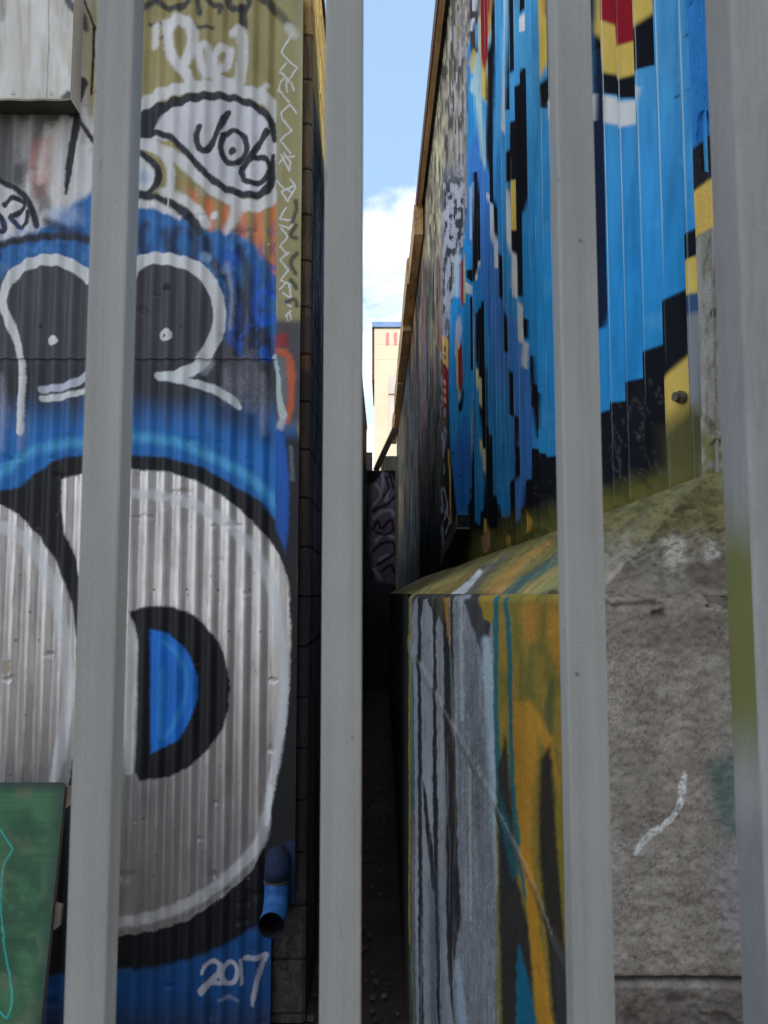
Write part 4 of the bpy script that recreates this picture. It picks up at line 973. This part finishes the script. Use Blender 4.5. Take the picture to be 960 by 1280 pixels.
RL = .03
NIN = np.array([-(Q_ - P_)[1], (Q_ - P_)[0], 0]); NIN = NIN / np.linalg.norm(NIN)
if NIN[0] < 0: NIN = -NIN
def base_face():
    L = np.linalg.norm((P_ - Q_)[:2]); n = int(L / .004)
    t = np.linspace(0, 1, n); Z = np.concatenate([np.arange(GZ, -.034, .0042), np.linspace(-.032, -.001, 14)])
    TT, ZZ_ = np.meshgrid(t, Z)
    B = Q_ + TT[..., None] * (P_ - Q_); B[..., 2] = ZZ_ + 0 * B[..., 2]
    px, py = project(B); c = Canvas(px, py, 1.25, 1.0, 41); paint_base(c)
    d = np.array([(P_ - Q_)[0], (P_ - Q_)[1]]) / L; nn = np.array([d[1], -d[0], 0]); 
    if nn[0] > 0: nn = -nn
    h = .010 * (fbm(TT * L * 5, ZZ_ * 2.5, 3, 3) - .5) + .004 * (fbm(TT * L * 45, ZZ_ * 45, 13, 3) - .5) + .005 * strap(px, py)
    P = B + nn * h[..., None]
    r = RL; k_ = np.clip(ZZ_ + r, 0, r); P -= nn * (r - np.sqrt(r * r - k_ * k_ + 1e-9))[..., None]
    e2 = sst(.03, 0, (1 - TT) * L); P -= nn * (e2 ** 2 * .012)[..., None]
    return P, c.col, None

JZ = z_at(1225, 2.1)
def base_front():
    X = np.arange(.5, 1.3, .0035); Z = np.concatenate([np.arange(GZ, -.034, .0038), np.linspace(-.032, -.001, 22)])
    XX, ZZ_ = np.meshgrid(X, Z); B = np.stack([XX, np.full_like(XX, 2.1), ZZ_], -1)
    px, py = project(B); c = Canvas(px, py, 1.25, 1.0, 51); x, y = c.x, c.y
    c.base((152, 145, 136))
    c.field(sst(.4, .65, fbm(x / 22, y / 26, 3, 5)) * .45, (122, 114, 104)); c.field(sst(.46, .7, fbm(x / 7, y / 7, 6, 5)) * .35, (162, 154, 142)); c.field(sst(.5, .72, fbm(x / 40, y / 60, 66, 4)) * .4, (122, 108, 97))
    c.field(sst(.58, .70, fbm(x / 3, y / 3, 9, 4)) * .38, (78, 72, 65))
    c.field(sst(.70, .76, fbm(x / 2.0, y / 2.0, 19, 2)) * .5 * sst(.4, .6, fbm(x / 30, y / 30, 119, 3)), (52, 47, 43))
    c.fill([(806, 744), (880, 750), (900, 790), (850, 830), (812, 800)], (112, 96, 86), 14, .4)
    c.fill([(834, 762), (848, 764), (850, 784), (840, 786)], (158, 146, 132), 4, .6)
    c.fill([(884, 960), (930, 930), (930, 1060), (900, 1040)], (48, 96, 94), 14, .6)
    c.fill([(892, 1070), (930, 1050), (930, 1200), (908, 1160), (896, 1110)], (150, 144, 152), 14, .6)
    c.stroke([(857, 966), (853, 984), (852, 1000), (844, 1018), (832, 1030), (816, 1042), (802, 1056), (794, 1068)], [4, 11, 11, 7, 7, 10, 8, 4], (206, 208, 206), 1.3, .97, dry=.66)
    c.field(sst(1180, 1270, y) * .45, (66, 60, 58)); c.field(sst(.5, .62, fbm(x / 30, y / 12, 88, 4)) * sst(1222, 1228, y) * .5, (96, 90, 86))
    c.field(sst(762, 742, y + 16 * (fbm(x / 14, y / 9, 151, 4) - .5)) * .8, (118, 110, 100)); c.field(sst(775, 742, y) * sst(.5, .62, fbm(x / 9, y / 5, 153, 4)) * .6, (72, 66, 58))
    jl = -.022 + .05 * (fbm(XX * 9, ZZ_ * 0, 4, 5) - .5) - .02 * sst(.6, .9, XX)
    rec = sst(.004, -.006, ZZ_ - jl)             # below the broken lip
    crack = np.exp(-((ZZ_ - jl) / .006) ** 2)
    c.col *= (1 - .55 * (crack * sst(.46, .58, fbm(XX * 13, ZZ_ * 0, 8, 3))).ravel())[:, None]
    c.col *= (1 - .5 * (sst(.56, .66, fbm(XX * 12, ZZ_ * 16, 131, 4)) * np.exp(-((ZZ_ + .02) / .035) ** 2)).ravel())[:, None]
    jr = np.exp(-((ZZ_ - JZ) / .005) ** 2); c.col *= (1 - .8 * jr.ravel())[:, None]
    h = .003 * rec + .03 * sst(.56, .66, fbm(XX * 12, ZZ_ * 16, 131, 4)) * np.exp(-((ZZ_ + .02) / .035) ** 2) + .016 * (fbm(XX * 6, ZZ_ * 6, 21, 4) - .5) + .008 * (fbm(XX * 60, ZZ_ * 60, 23, 3) - .5) + .014 * jr
    h -= .016 * sst(JZ - .006, JZ - .012, ZZ_); h += .02 * sst(.5, .62, fbm(XX * 14, ZZ_ * 9, 29, 4)) * sst(JZ - .02, JZ - .05, ZZ_) * .6
    P = B.copy(); P[..., 1] += h
    e2 = sst(.02, 0, XX - .5); P[..., 1] += e2 ** 2 * .012
    RF = RL + .03 * sst(.5, .6, XX); k_ = np.clip(ZZ_ + RF, 0, RF); P[..., 1] += RF - np.sqrt(RF * RF - k_ * k_ + 1e-9)
    P[..., 1] += .02 * (fbm(XX * 22, ZZ_ * 22, 141, 4) - .5) * np.exp(-(ZZ_ / .07) ** 2) * sst(.5, .6, XX)
    return P, c.col, None

def base_top():
    # lip polyline and the wall-foot polyline, far -> near -> round the front corner
    n1, n2, n3, nt = 60, 200, 260, 110
    s = lambda a, b, n: np.array(a) + np.linspace(0, 1, n)[:, None] * (np.array(b) - np.array(a))
    PC = P_ + NIN * RL; PC[1] = 2.1 + RL; PC[2] = -.004; QC = Q_ + NIN * RL
    lip = np.vstack([s((.10, 16, 0), QC, n1)[:-1], s(QC, PC, n2)[:-1], s(PC, (1.3, 2.1 + RL, -.002), n3)])
    lip[n1 + n2 - 2:, 1] += .028 * sst(.5, .6, lip[n1 + n2 - 2:, 0])
    wx = lambda Y: wallX(Y) + .03
    foot = np.vstack([s((wx(16), 16, BASEZ), (wx(3.9), 3.9, BASEZ), n1)[:-1], s((wx(3.9), 3.9, BASEZ), (wx(2.25) - .03, 2.245, BASEZ), n2)[:-1], s((wx(2.25) - .03, 2.245, BASEZ), (1.3, 2.245, BASEZ + .07), n3)])
    t = np.linspace(0, 1, nt)[:, None, None]
    B = lip[None] * (1 - t) + foot[None] * t
    px, py = project(B); c = Canvas(px, py, 1.25, 1.2, 61); paint_base(c, True)
    amp = np.sin(np.pi * np.clip(t[..., 0], 0, 1)) ** .6
    X, Y = B[..., 0], B[..., 1]
    h = (.02 * (fbm(X * 9, Y * 9, 3, 4) - .5) + .014 * (fbm(X * 34, Y * 34, 7, 4) - .5)) 
    front = sst(.60, .72, X) * sst(2.35, 2.2, Y)
    h = h * (1 + front * .3)
    h = h + front * .012 * (np.abs(fbm(X * 15, B[..., 2] * 15, 71, 4) - .5) * 2 - .25)
    P = B.copy(); P[..., 2] += h * amp; P[..., 1] += -front * h * amp * 1.2
    P[0, :, :] = lip + np.array([0, 0, -.002])
    return P, c.col, None

FE = np.array([.10, 16, 0.])
ff = np.array([[[FE[0], FE[1], GZ], [Q_[0], Q_[1], GZ]], [[FE[0], FE[1], 0], [Q_[0], Q_[1], 0]]], float)
fe = np.array([[[.8, 16, GZ], [FE[0], 16, GZ]], [[.8, 16, 0.31], [FE[0], 16, 0]]], float)
fr = np.array([[[1.2965, 2.1, GZ], [6.5, 2.1, GZ]], [[1.2965, 2.1, .0], [6.5, 2.1, .0]]], float)
frt = np.array([[[1.2965, 2.1, 0], [6.5, 2.1, 0]], [[1.2965, 2.245, BASEZ], [6.5, 2.245, BASEZ]]], float)
dkc = np.tile(lin((40, 38, 38)), (4, 1)); cc_ = np.tile(lin((128, 122, 112)), (4, 1))  # dark tone on the plinth's alley faces paints in their shade
cb = grids_obj('concrete_base', [base_face(), base_front(), base_top(), (ff, dkc, None), (fe, dkc, None), (fr, cc_, None), (frt, cc_, None)], M_conc, ware, smooth=True, origin=(1.2, WY0, 0))
cb['label'] = 'rough concrete plinth with sloped top, striped grey, ochre and teal paint and bare grey front'

# eaves
ez = EAVE + EYE
bm = bmesh.new()
def wx_(Y, d): return wallX(Y) + d
ya, yb = WY0 - .1, 36.1
add_hexa(bm, [(wx_(ya, -.05), ya, ez), (6.5, ya, ez), (6.5, yb, ez), (wx_(yb, -.05), yb, ez)], [(wx_(ya, -.05), ya, ez + .22), (6.5, ya, ez + 1.4), (6.5, yb, ez + 1.4), (wx_(yb, -.05), yb, ez + .22)])
bm_obj('roof', bm, M_dark, ware)
def fascia(y0, y1, d0, d1, z0, z1, mat, nm='fascia_board', skew=0):
    bm = bmesh.new()
    add_hexa(bm, [(wx_(y0, d0), y0, ez + z0), (wx_(y0, d1), y0, ez + z0), (wx_(y1, d1), y1, ez + z0 + skew), (wx_(y1, d0), y1, ez + z0 + skew)],
             [(wx_(y0, d0), y0, ez + z1), (wx_(y0, d1), y0, ez + z1), (wx_(y1, d1), y1, ez + z1 + skew), (wx_(y1, d0), y1, ez + z1 + skew)])
    return bm_obj(nm, bm, mat, ware)
fascia(ya, 15.4, -.125, -.053, -.04, .20, M_wood)
fascia(ya, 15.42, -.145, -.127, -.035, .24, M_woodred)
rr = random.Random(5); yy = 15.0; pw = .0
while yy < 36:
    ln = rr.uniform(1.6, 3.0); y2 = min(yy + ln, 36.1)
    fascia(yy + .01, y2, -.20 + rr.uniform(-.03, .03), -.006 - rr.uniform(0, .02), -.62 + rr.uniform(-.10, .06), -.005, M_wood, 'fascia_plank', rr.uniform(-.03, .03)); yy = y2
# far end wall and rear (keeps the warehouse closed)
bm = bmesh.new(); add_box(bm, wallX(36.1) + .05, 6.5, 36.06, 36.1, 0, ez - .003); add_box(bm, 6.45, 6.5, WY0 + .05, 36.05, 0, ez - .003)
bm_obj('rear_wall', bm, M_tin, ware)

# metal chute fixed to the wall
bm = bmesh.new()
def sec(Y, z, w=.125, h=.125):
    return [(wx_(Y, -w), Y, z + EYE), (wx_(Y, -.002), Y, z + EYE), (wx_(Y, -.002), Y, z + h + EYE), (wx_(Y, -w), Y, z + h + EYE)]
a, b = sec(7.9, .60), sec(9.9, .36)
add_hexa(bm, a, b)
ch = bm_obj('metal_chute', bm, M_dark, ware, bevel=.004)
bm = bmesh.new()
for (p, q) in ((a[0], a[1]), (a[0], b[0]), (a[0], a[3])):
    add_tube(bm, [Vector(p) + Vector((-.004, -.004, -.002)), Vector(q) + Vector((-.004, -.004, -.002))], .008, 6)
bm_obj('worn_rim', bm, mottled('worn_edge', (96, 92, 86), (140, 134, 124)), ch)
# pipe stub in the near panel
pw_ = ray(843, 497); tY = WX0 / (pw_[0] - WS * pw_[1]); sp = pw_ * tY
bm = bmesh.new(); add_tube(bm, [(sp[0] + .03, sp[1], sp[2] + EYE), (sp[0] - .004, sp[1] - .012, sp[2] + EYE)], .014, 16); add_tube(bm, [(sp[0] + .022, sp[1] - .004, sp[2] + EYE), (sp[0] + .010, sp[1] - .007, sp[2] + EYE)], .019, 16)
bm_obj('pipe_stub', bm, mottled('old_brass', (70, 66, 54), (120, 114, 96), scale=30), ware, smooth=False)

# ------------------------------------------------------------------ far end of the alley
EY = 17.0
endw = thing('end_wall', 'dark wall with grey and purple lettering closing the far end of the alley', 'wall', (-1, EY, 0))
zt_ = z_at(588, EY); EXR = at_y(494.5, 640, EY)[0]
X = np.arange(-1.6, EXR, .01); Z = np.arange(GZ, zt_ + .005, .01)
XX, ZZ_ = np.meshgrid(X, Z); B = np.stack([XX, np.full_like(XX, EY), ZZ_], -1); px, py = project(B)
c = Canvas(px, py, 1.3, .8, 70); x, y = c.x, c.y
c.base((86, 82, 90)); c.field(sst(.45, .6, fbm(x / 5, y / 9, 3, 3)) * .5, (60, 58, 64))
c.fill([(464, 606), (482, 590), (496, 600), (496, 730), (470, 728), (463, 690)], (136, 126, 142), 2, .9)
for p in ([(478, 590), (479, 604), (474, 622), (468, 630)], [(470, 606), (474, 612)], [(486, 612), (482, 626)], [(468, 648), (476, 640), (488, 638), (492, 644)], [(470, 676), (480, 668), (492, 672)], [(474, 700), (484, 694)], [(468, 712), (476, 724)]):
    c.stroke(p, 4, (196, 194, 212), 1, .9)
for p in ([(466, 640), (474, 634), (486, 630), (494, 620)], [(466, 662), (472, 652), (478, 660), (488, 650), (492, 662), (482, 668), (470, 666)], [(466, 690), (476, 680), (490, 678), (494, 690), (482, 700), (472, 706)], [(478, 714), (488, 706), (494, 716)], [(482, 596), (486, 610), (480, 620)], [(488, 596), (492, 610)]):
    c.stroke(p, 3.2, (54, 30, 46), .9, .9)
c.stroke([(457, 612), (459, 640), (457, 668), (459, 700)], 2.4, (24, 24, 28), .8, .9)
c.fill([(450, 588), (480, 589), (466, 604), (450, 606)], (26, 25, 28), 1.5, .9)
for p in ([(482, 586), (488, 592), (494, 588)], [(484, 598), (490, 588), (493, 600)]): c.stroke(p, 2.4, (34, 36, 44), .8, .9)
c.field(sst(690, 790, y) * .7, (34, 34, 38))
tp = np.array([[[-1.6, EY, zt_], [EXR, EY, zt_]], [[-1.6, EY + .25, zt_], [EXR, EY + .25, zt_]]], float)
grids_obj('painted_face', [(B, c.col, None), (tp, dkc, None)], M_conc, endw, origin=tuple(endw.location))
bm = bmesh.new(); add_box(bm, -1.6, EXR, EY + .02, EY + .25, 0, zt_ + EYE - .004); bm_obj('wall_core', bm, M_concg, endw)
# beam, block and tin sheet on top
p0 = at_y(470, 588, EY + .12); p1 = at_y(494.5, 535, EY + .12)
beam = thing('timber_beam', 'dark timber beam propped at a slant on top of the end wall', 'beam', (p0[0], p0[1], p0[2] + EYE))
bm = bmesh.new(); v0 = Vector(p0) + Vector((0, 0, EYE)); v1 = Vector(p1) + Vector((0, 0, EYE)); d = (v1 - v0).normalized(); nn = Vector((d.z, 0, -d.x))
w = .05
add_hexa(bm, [v0 - nn * w, v0 + nn * w, v0 + nn * w + Vector((0, .12, 0)), v0 - nn * w + Vector((0, .12, 0))], [v1 - nn * w, v1 + nn * w, v1 + nn * w + Vector((0, .12, 0)), v1 - nn * w + Vector((0, .12, 0))])
bm_obj('shaft', bm, M_darkwood, beam, bevel=.01)
bm = bmesh.new(); o_ = -nn * (w + .008)
add_hexa(bm, [v0 + o_ - nn * .007, v0 + o_ + nn * .007, v0 + o_ + nn * .007 + Vector((0, .1, 0)), v0 + o_ - nn * .007 + Vector((0, .1, 0))], [v1 + o_ - nn * .007, v1 + o_ + nn * .007, v1 + o_ + nn * .007 + Vector((0, .1, 0)), v1 + o_ - nn * .007 + Vector((0, .1, 0))])
bm_obj('edge_strip', bm, M_wood, beam)
b0 = at_y(455, 579, EY + .1); b1 = at_y(465.5, 566, EY + .1)
bm = bmesh.new(); add_box(bm, b0[0], b1[0], EY + .02, EY + .24, zt_ + EYE, b1[2] + EYE)
blk = bm_obj('concrete_block', bm, M_concg, None, bevel=.008); tag(blk, 'small pale concrete block at the left end of the end wall top', 'block')
sh = thing('tin_sheet', 'short upright sheet of weathered corrugated tin standing behind the beam', 'sheet', (0.3, EY + .4, 0))
s0 = at_y(476, 590, EY + .4); s1 = at_y(497, 570, EY + .4)
X = np.arange(s0[0], s1[0] + .02, .005); Z = np.linspace(GZ, s1[2], 60); XX, ZZ_ = np.meshgrid(X, Z)
P = np.stack([XX, EY + .4 + .01 * np.cos(2 * np.pi * XX / .05), ZZ_], -1)
grids_obj('corrugation', [(P, np.tile(lin((186, 180, 162)), (XX.size, 1)), None)], M_sheet, sh, smooth=True, origin=tuple(sh.location))

# cream tower behind
TY = 62.0
def tp_(px, py): return at_y(px, py, TY)
L_ = tp_(466, 404)[0]; topz = tp_(480, 403)[2] + EYE; parz = tp_(480, 409.5)[2] + EYE
tow = thing('cream_building', 'tall cream rendered building with blue coping and faded red number beyond the alley', 'building', (L_ + 4, TY, 0))
bm = bmesh.new(); add_box(bm, L_ + .12, L_ + 12, TY, TY + 10, 0, parz - .01); bm_obj('wall', bm, M_cream, tow)
bm = bmesh.new(); add_box(bm, L_ - .05, L_ + 12.2, TY - .18, TY + 10.1, parz, topz); bm_obj('coping', bm, M_bluetrim, tow, bevel=.03)
bm = bmesh.new(); add_box(bm, L_ - .06, L_ + .115, TY + .05, TY + 9, tp_(470, 474)[2] + EYE, parz - .02); bm_obj('corner_pipe', bm, M_darkwood, tow)
for (x0, y0, x1, y1) in ((486, 469, 520, 492), (486, 494, 520, 540)):
    a_ = tp_(x0, y1); b_ = tp_(x1, y0)
    bm = bmesh.new(); add_box(bm, a_[0], b_[0], TY - .03, TY - .004, a_[2] + EYE, b_[2] + EYE); bm_obj('grey_panel', bm, M_greypatch, tow)
bm = bmesh.new(); a_ = tp_(486, 493.4); add_box(bm, a_[0], a_[0] + 2, TY - .06, TY - .004, a_[2] + EYE - .03, a_[2] + EYE + .03); bm_obj('ledge', bm, M_darkwood, tow)
rr = random.Random(2)
bm = bmesh.new()
for py_ in (430, 449, 515, 548): 
    a_ = tp_(470, py_); add_box(bm, L_ + .3, L_ + 9, TY - .012, TY - .003, a_[2] + EYE - .015, a_[2] + EYE + .015)
bm_obj('render_joint', bm, mottled('joint_shade', (190, 176, 146), (200, 188, 158), bump=0), tow)
cu = bpy.data.curves.new('number_text', 'FONT'); cu.body = '118'; cu.size = 1.0; cu.extrude = .01; cu.space_character = 1.02; cu.offset = .05
tmp = bpy.data.objects.new('number_text', cu); COL.objects.link(tmp); bpy.context.view_layer.update()
dgr = bpy.context.evaluated_depsgraph_get(); me = bpy.data.meshes.new_from_object(tmp.evaluated_get(dgr)); bpy.data.objects.remove(tmp)
num = bpy.data.objects.new('number', me); me.materials.clear(); me.materials.append(M_red)
hgt = tp_(480, 414.5)[2] - tp_(480, 430.5)[2]
ys = [v.co.y for v in me.vertices]; xs = [v.co.x for v in me.vertices]; k = hgt / (max(ys) - min(ys))
x0 = min(xs)
for v in me.vertices: v.co = Vector(((v.co.x - x0) * k * .95, v.co.y * k, v.co.z))
na = tp_(482.5, 430.5)
num.rotation_euler = (math.pi / 2, 0, 0); num.location = Vector((na[0], TY - .02, na[2] + EYE)) - Vector(tow.location); link(num, tow)

# ------------------------------------------------------------------ fence
FN = .83; BW = .038
fence = thing('steel_fence', 'grey square steel bar fence standing close in front of the alley', 'fence', (0, FN, 0))
D0 = FN / CP
x0s = (100 - 480) / F * D0
for k in range(-2, 3):
    xl = x0s + .2353 * k
    bm = bmesh.new(); add_box(bm, xl, xl + BW, FN, FN + BW, .06, 2.72)
    bm_obj('bar', bm, M_bar, fence, bevel=.0028, smooth=False)
def rail(z0, z1):
    bm = bmesh.new(); add_box(bm, -1.15, .352, FN + BW + .001, FN + BW + .041, z0, z1); bm_obj('rail', bm, M_bar, fence, bevel=.002)
rail(.18, .22); rail(2.58, 2.62)
# post with green overspray on its alley side
xp = (940 - 480) / F * D0; pd = .068
Z = np.arange(-EYE, .95, .006); 
def postgrid(pts_line):
    pl = np.array(pts_line); P = np.zeros((len(Z), len(pl), 3)); P[..., 0] = pl[:, 0]; P[..., 1] = pl[:, 1]; P[..., 2] = Z[:, None]
    return P
line = [(xp, FN + pd), (xp, FN + pd - .01)] + [(xp, FN + pd - .01 - t) for t in np.linspace(.004, pd - .016, 22)] + [(xp + .0008, FN + .003), (xp + .003, FN + .0008)] + [(xp + .006 + t, FN) for t in np.linspace(0, .068, 20)] + [(xp + .077, FN + .0008), (xp + .08, FN + .004), (xp + .08, FN + pd), (xp, FN + pd)]
P = postgrid(line); px, py = project(P); c = Canvas(px, py, 1.2, .5, 80); x, y = c.x, c.y
c.base((158, 157, 154)); c.field(sst(.45, .7, fbm(x / 5, y / 50, 5, 3)) * .4, (138, 137, 134))
sidem = (P[..., 1] > FN + .006).ravel() & (P[..., 0] < xp + .01).ravel()
c.field(np.where(sidem, .35, 0), (140, 138, 140))
c.field(np.where(sidem, sst(590, 720, y + 50 * (fbm(x / 20, y / 60, 6, 2) - .5)) * sst(1000, 860, y) * .95, 0), (108, 112, 46))
c.field(np.where(sidem, sst(980, 1060, y) * .4, 0), (96, 100, 110))
post = grids_obj('post', [(P, c.col, None)], M_post, fence, origin=(0, FN, 0)); post['label'] = 'thicker fence post with green overspray on its side'
bm = bmesh.new(); add_box(bm, xp - .002, xp + .082, FN - .002, FN + pd + .002, EYE + .945, EYE + .96); bm_obj('post_cap', bm, M_bar, fence, bevel=.002)
bm = bmesh.new(); add_box(bm, xp - .04, xp + .12, FN - .04, FN + pd + .04, 0, .012); bm_obj('base_plate', bm, M_bar, fence)

# ------------------------------------------------------------------ ground and the street behind
n = 90
gx = np.concatenate([np.linspace(-400, -6, 14), np.linspace(-5.5, 5.5, 140), np.linspace(6, 400, 14)])
gy = np.concatenate([np.linspace(-300, -2, 12), np.linspace(-1.5, 16, 220), np.linspace(17, 600, 16)])
XX, YY = np.meshgrid(gx, gy)
hz = .035 * (fbm(XX * 2.2, YY * 2.2, 3, 4) - .5) * sst(2.0, 3.5, YY) * sst(20, 14, YY)
P = np.stack([XX, YY, hz - EYE - .012], -1)
ccol = np.tile(lin((58, 51, 46)), (XX.size, 1))
n4 = fbm(XX.ravel() * 4, YY.ravel() * 4, 9, 4)[:, None]
ccol = ccol * (.6 + .8 * n4)
st_ = sst(1.2, .6, YY.ravel())[:, None]; ccol = ccol * (1 - st_) + lin((128, 124, 118)) * st_
me_g = grids_obj('ground', [(P, ccol, None)], M_conc, None); tag(me_g, kind='structure')

# loose rubble and litter on the alley floor
rg = random.Random(11); bm = bmesh.new()
for k_ in range(300):
    yy = 2.6 + 11 * rg.random() ** 1.4; xx = rg.uniform(-.33, .12 if yy > 3.3 else .05)
    sz = rg.uniform(.004, .015) * (2.0 if rg.random() < .10 else 1); c0 = Vector((xx, yy, .004 + sz * .3))
    vs = []
    for j in range(8):
        sgn = Vector(((j & 1) * 2 - 1, ((j >> 1) & 1) * 2 - 1, ((j >> 2) & 1) * 2 - 1))
        vs.append(bm.verts.new(c0 + Vector((sgn.x * sz * rg.uniform(.5, 1.2), sgn.y * sz * rg.uniform(.5, 1.2), sgn.z * sz * rg.uniform(.25, .7)))))
    for f in ((0,2,3,1),(4,5,7,6),(0,1,5,4),(1,3,7,5),(3,2,6,7),(2,0,4,6)): bm.faces.new([vs[i] for i in f])
tag(bm_obj('rubble', bm, mottled('rubble_mix', (44, 38, 32), (104, 92, 80), scale=9, rough=.95), None), kind='stuff')

# unseen building added behind the camera to shade the lane
SB = thing('added_shade_building', 'plain unseen building added across the street to shade the fence and shed', 'building', (2, -11, 0))
bm = bmesh.new(); add_box(bm, -.5, 9.5, -14, -9, 0, 14.05); bm_obj('wall', bm, M_brick, SB)
for fl_ in range(4):
    for kx in range(3):
        bm = bmesh.new(); xx = .6 + kx * 2.9; zz_ = 1.2 + fl_ * 3.2; add_box(bm, xx, xx + 1.4, -8.995, -8.95, zz_, zz_ + 1.7); bm_obj('window', bm, M_glass, SB)

# ------------------------------------------------------------------ light
ELEV = math.radians(34); AZX = .338                        # sun behind the camera, slightly to the right
to_sun = Vector((AZX * math.cos(ELEV), -math.cos(ELEV) * math.sqrt(1 - AZX ** 2), math.sin(ELEV))).normalized()
sun = bpy.data.lights.new('sun', 'SUN'); sun.energy = 5.0; sun.angle = math.radians(.5); sun.color = (1, .93, .82)
so = bpy.data.objects.new('sun', sun); so.rotation_euler = to_sun.to_track_quat('Z', 'Y').to_euler(); so.location = (0, -5, 20); COL.objects.link(so)

w = bpy.data.worlds.new('World'); scene.world = w; w.use_nodes = True
nt = w.node_tree; L = nt.links.new; bg = nt.nodes['Background']
sky = nt.nodes.new('ShaderNodeTexSky'); sky.sky_type = 'NISHITA'; sky.sun_disc = False; sky.sun_elevation = ELEV
sky.sun_rotation = math.atan2(to_sun.x, to_sun.y); sky.air_density = 1.0; sky.dust_density = 1.5; sky.ozone_density = 1.2
tc = nt.nodes.new('ShaderNodeTexCoord'); mp = nt.nodes.new('ShaderNodeMapping'); mp.inputs['Scale'].default_value = (1, 1, 2.2); mp.inputs['Location'].default_value = (.35, .1, .0)
L(tc.outputs['Generated'], mp.inputs['Vector'])
ns = nt.nodes.new('ShaderNodeTexNoise'); ns.inputs['Scale'].default_value = 5.5; ns.inputs['Detail'].default_value = 9; ns.inputs['Roughness'].default_value = .58; ns.inputs['Distortion'].default_value = .3
L(mp.outputs[0], ns.inputs['Vector'])
sx = nt.nodes.new('ShaderNodeSeparateXYZ'); L(tc.outputs['Generated'], sx.inputs[0])
mr = nt.nodes.new('ShaderNodeMapRange'); mr.inputs[1].default_value = .25; mr.inputs[2].default_value = .50; mr.inputs[3].default_value = .16; mr.inputs[4].default_value = -.12
L(sx.outputs['Z'], mr.inputs[0])
ad = nt.nodes.new('ShaderNodeMath'); ad.operation = 'ADD'; L(ns.outputs['Fac'], ad.inputs[0]); L(mr.outputs[0], ad.inputs[1])
mr2 = nt.nodes.new('ShaderNodeMapRange'); mr2.inputs[1].default_value = .62; mr2.inputs[2].default_value = .85; mr2.inputs[3].default_value = 0; mr2.inputs[4].default_value = .34  # extra cloud high overhead, unseen, added to lift the ambient light
L(sx.outputs['Z'], mr2.inputs[0]); ad2 = nt.nodes.new('ShaderNodeMath'); ad2.operation = 'ADD'; L(ad.outputs[0], ad2.inputs[0]); L(mr2.outputs[0], ad2.inputs[1])
cr = nt.nodes.new('ShaderNodeValToRGB'); cr.color_ramp.elements[0].position = .50; cr.color_ramp.elements[1].position = .72
L(ad2.outputs[0], cr.inputs[0])
hz_ = nt.nodes.new('ShaderNodeMixRGB'); hz_.inputs[0].default_value = .55; hz_.inputs[2].default_value = (4.4, 6.7, 9.6, 1); L(sky.outputs[0], hz_.inputs[1])
mx = nt.nodes.new('ShaderNodeMixRGB'); mx.inputs[2].default_value = (11.0, 10.8, 10.6, 1); L(cr.outputs[0], mx.inputs[0]); L(hz_.outputs[0], mx.inputs[1])
L(mx.outputs[0], bg.inputs['Color']); bg.inputs['Strength'].default_value = .15

# ------------------------------------------------------------------ camera
cam = bpy.data.cameras.new('camera'); cam.sensor_fit = 'HORIZONTAL'; cam.sensor_width = 36; cam.lens = 36 * F / 960
cam.clip_start = .05; cam.clip_end = 2000
cam.dof.use_dof = True; cam.dof.focus_distance = 3.7; cam.dof.aperture_fstop = 15
co = bpy.data.objects.new('camera', cam); co.location = (0, 0, EYE); co.rotation_euler = (math.pi / 2 + PITCH, 0, 0)
COL.objects.link(co); scene.camera = co
scene.view_settings.view_transform = 'Standard'; scene.view_settings.look = 'None'; scene.view_settings.exposure = 0
scene.cycles.use_denoising = True
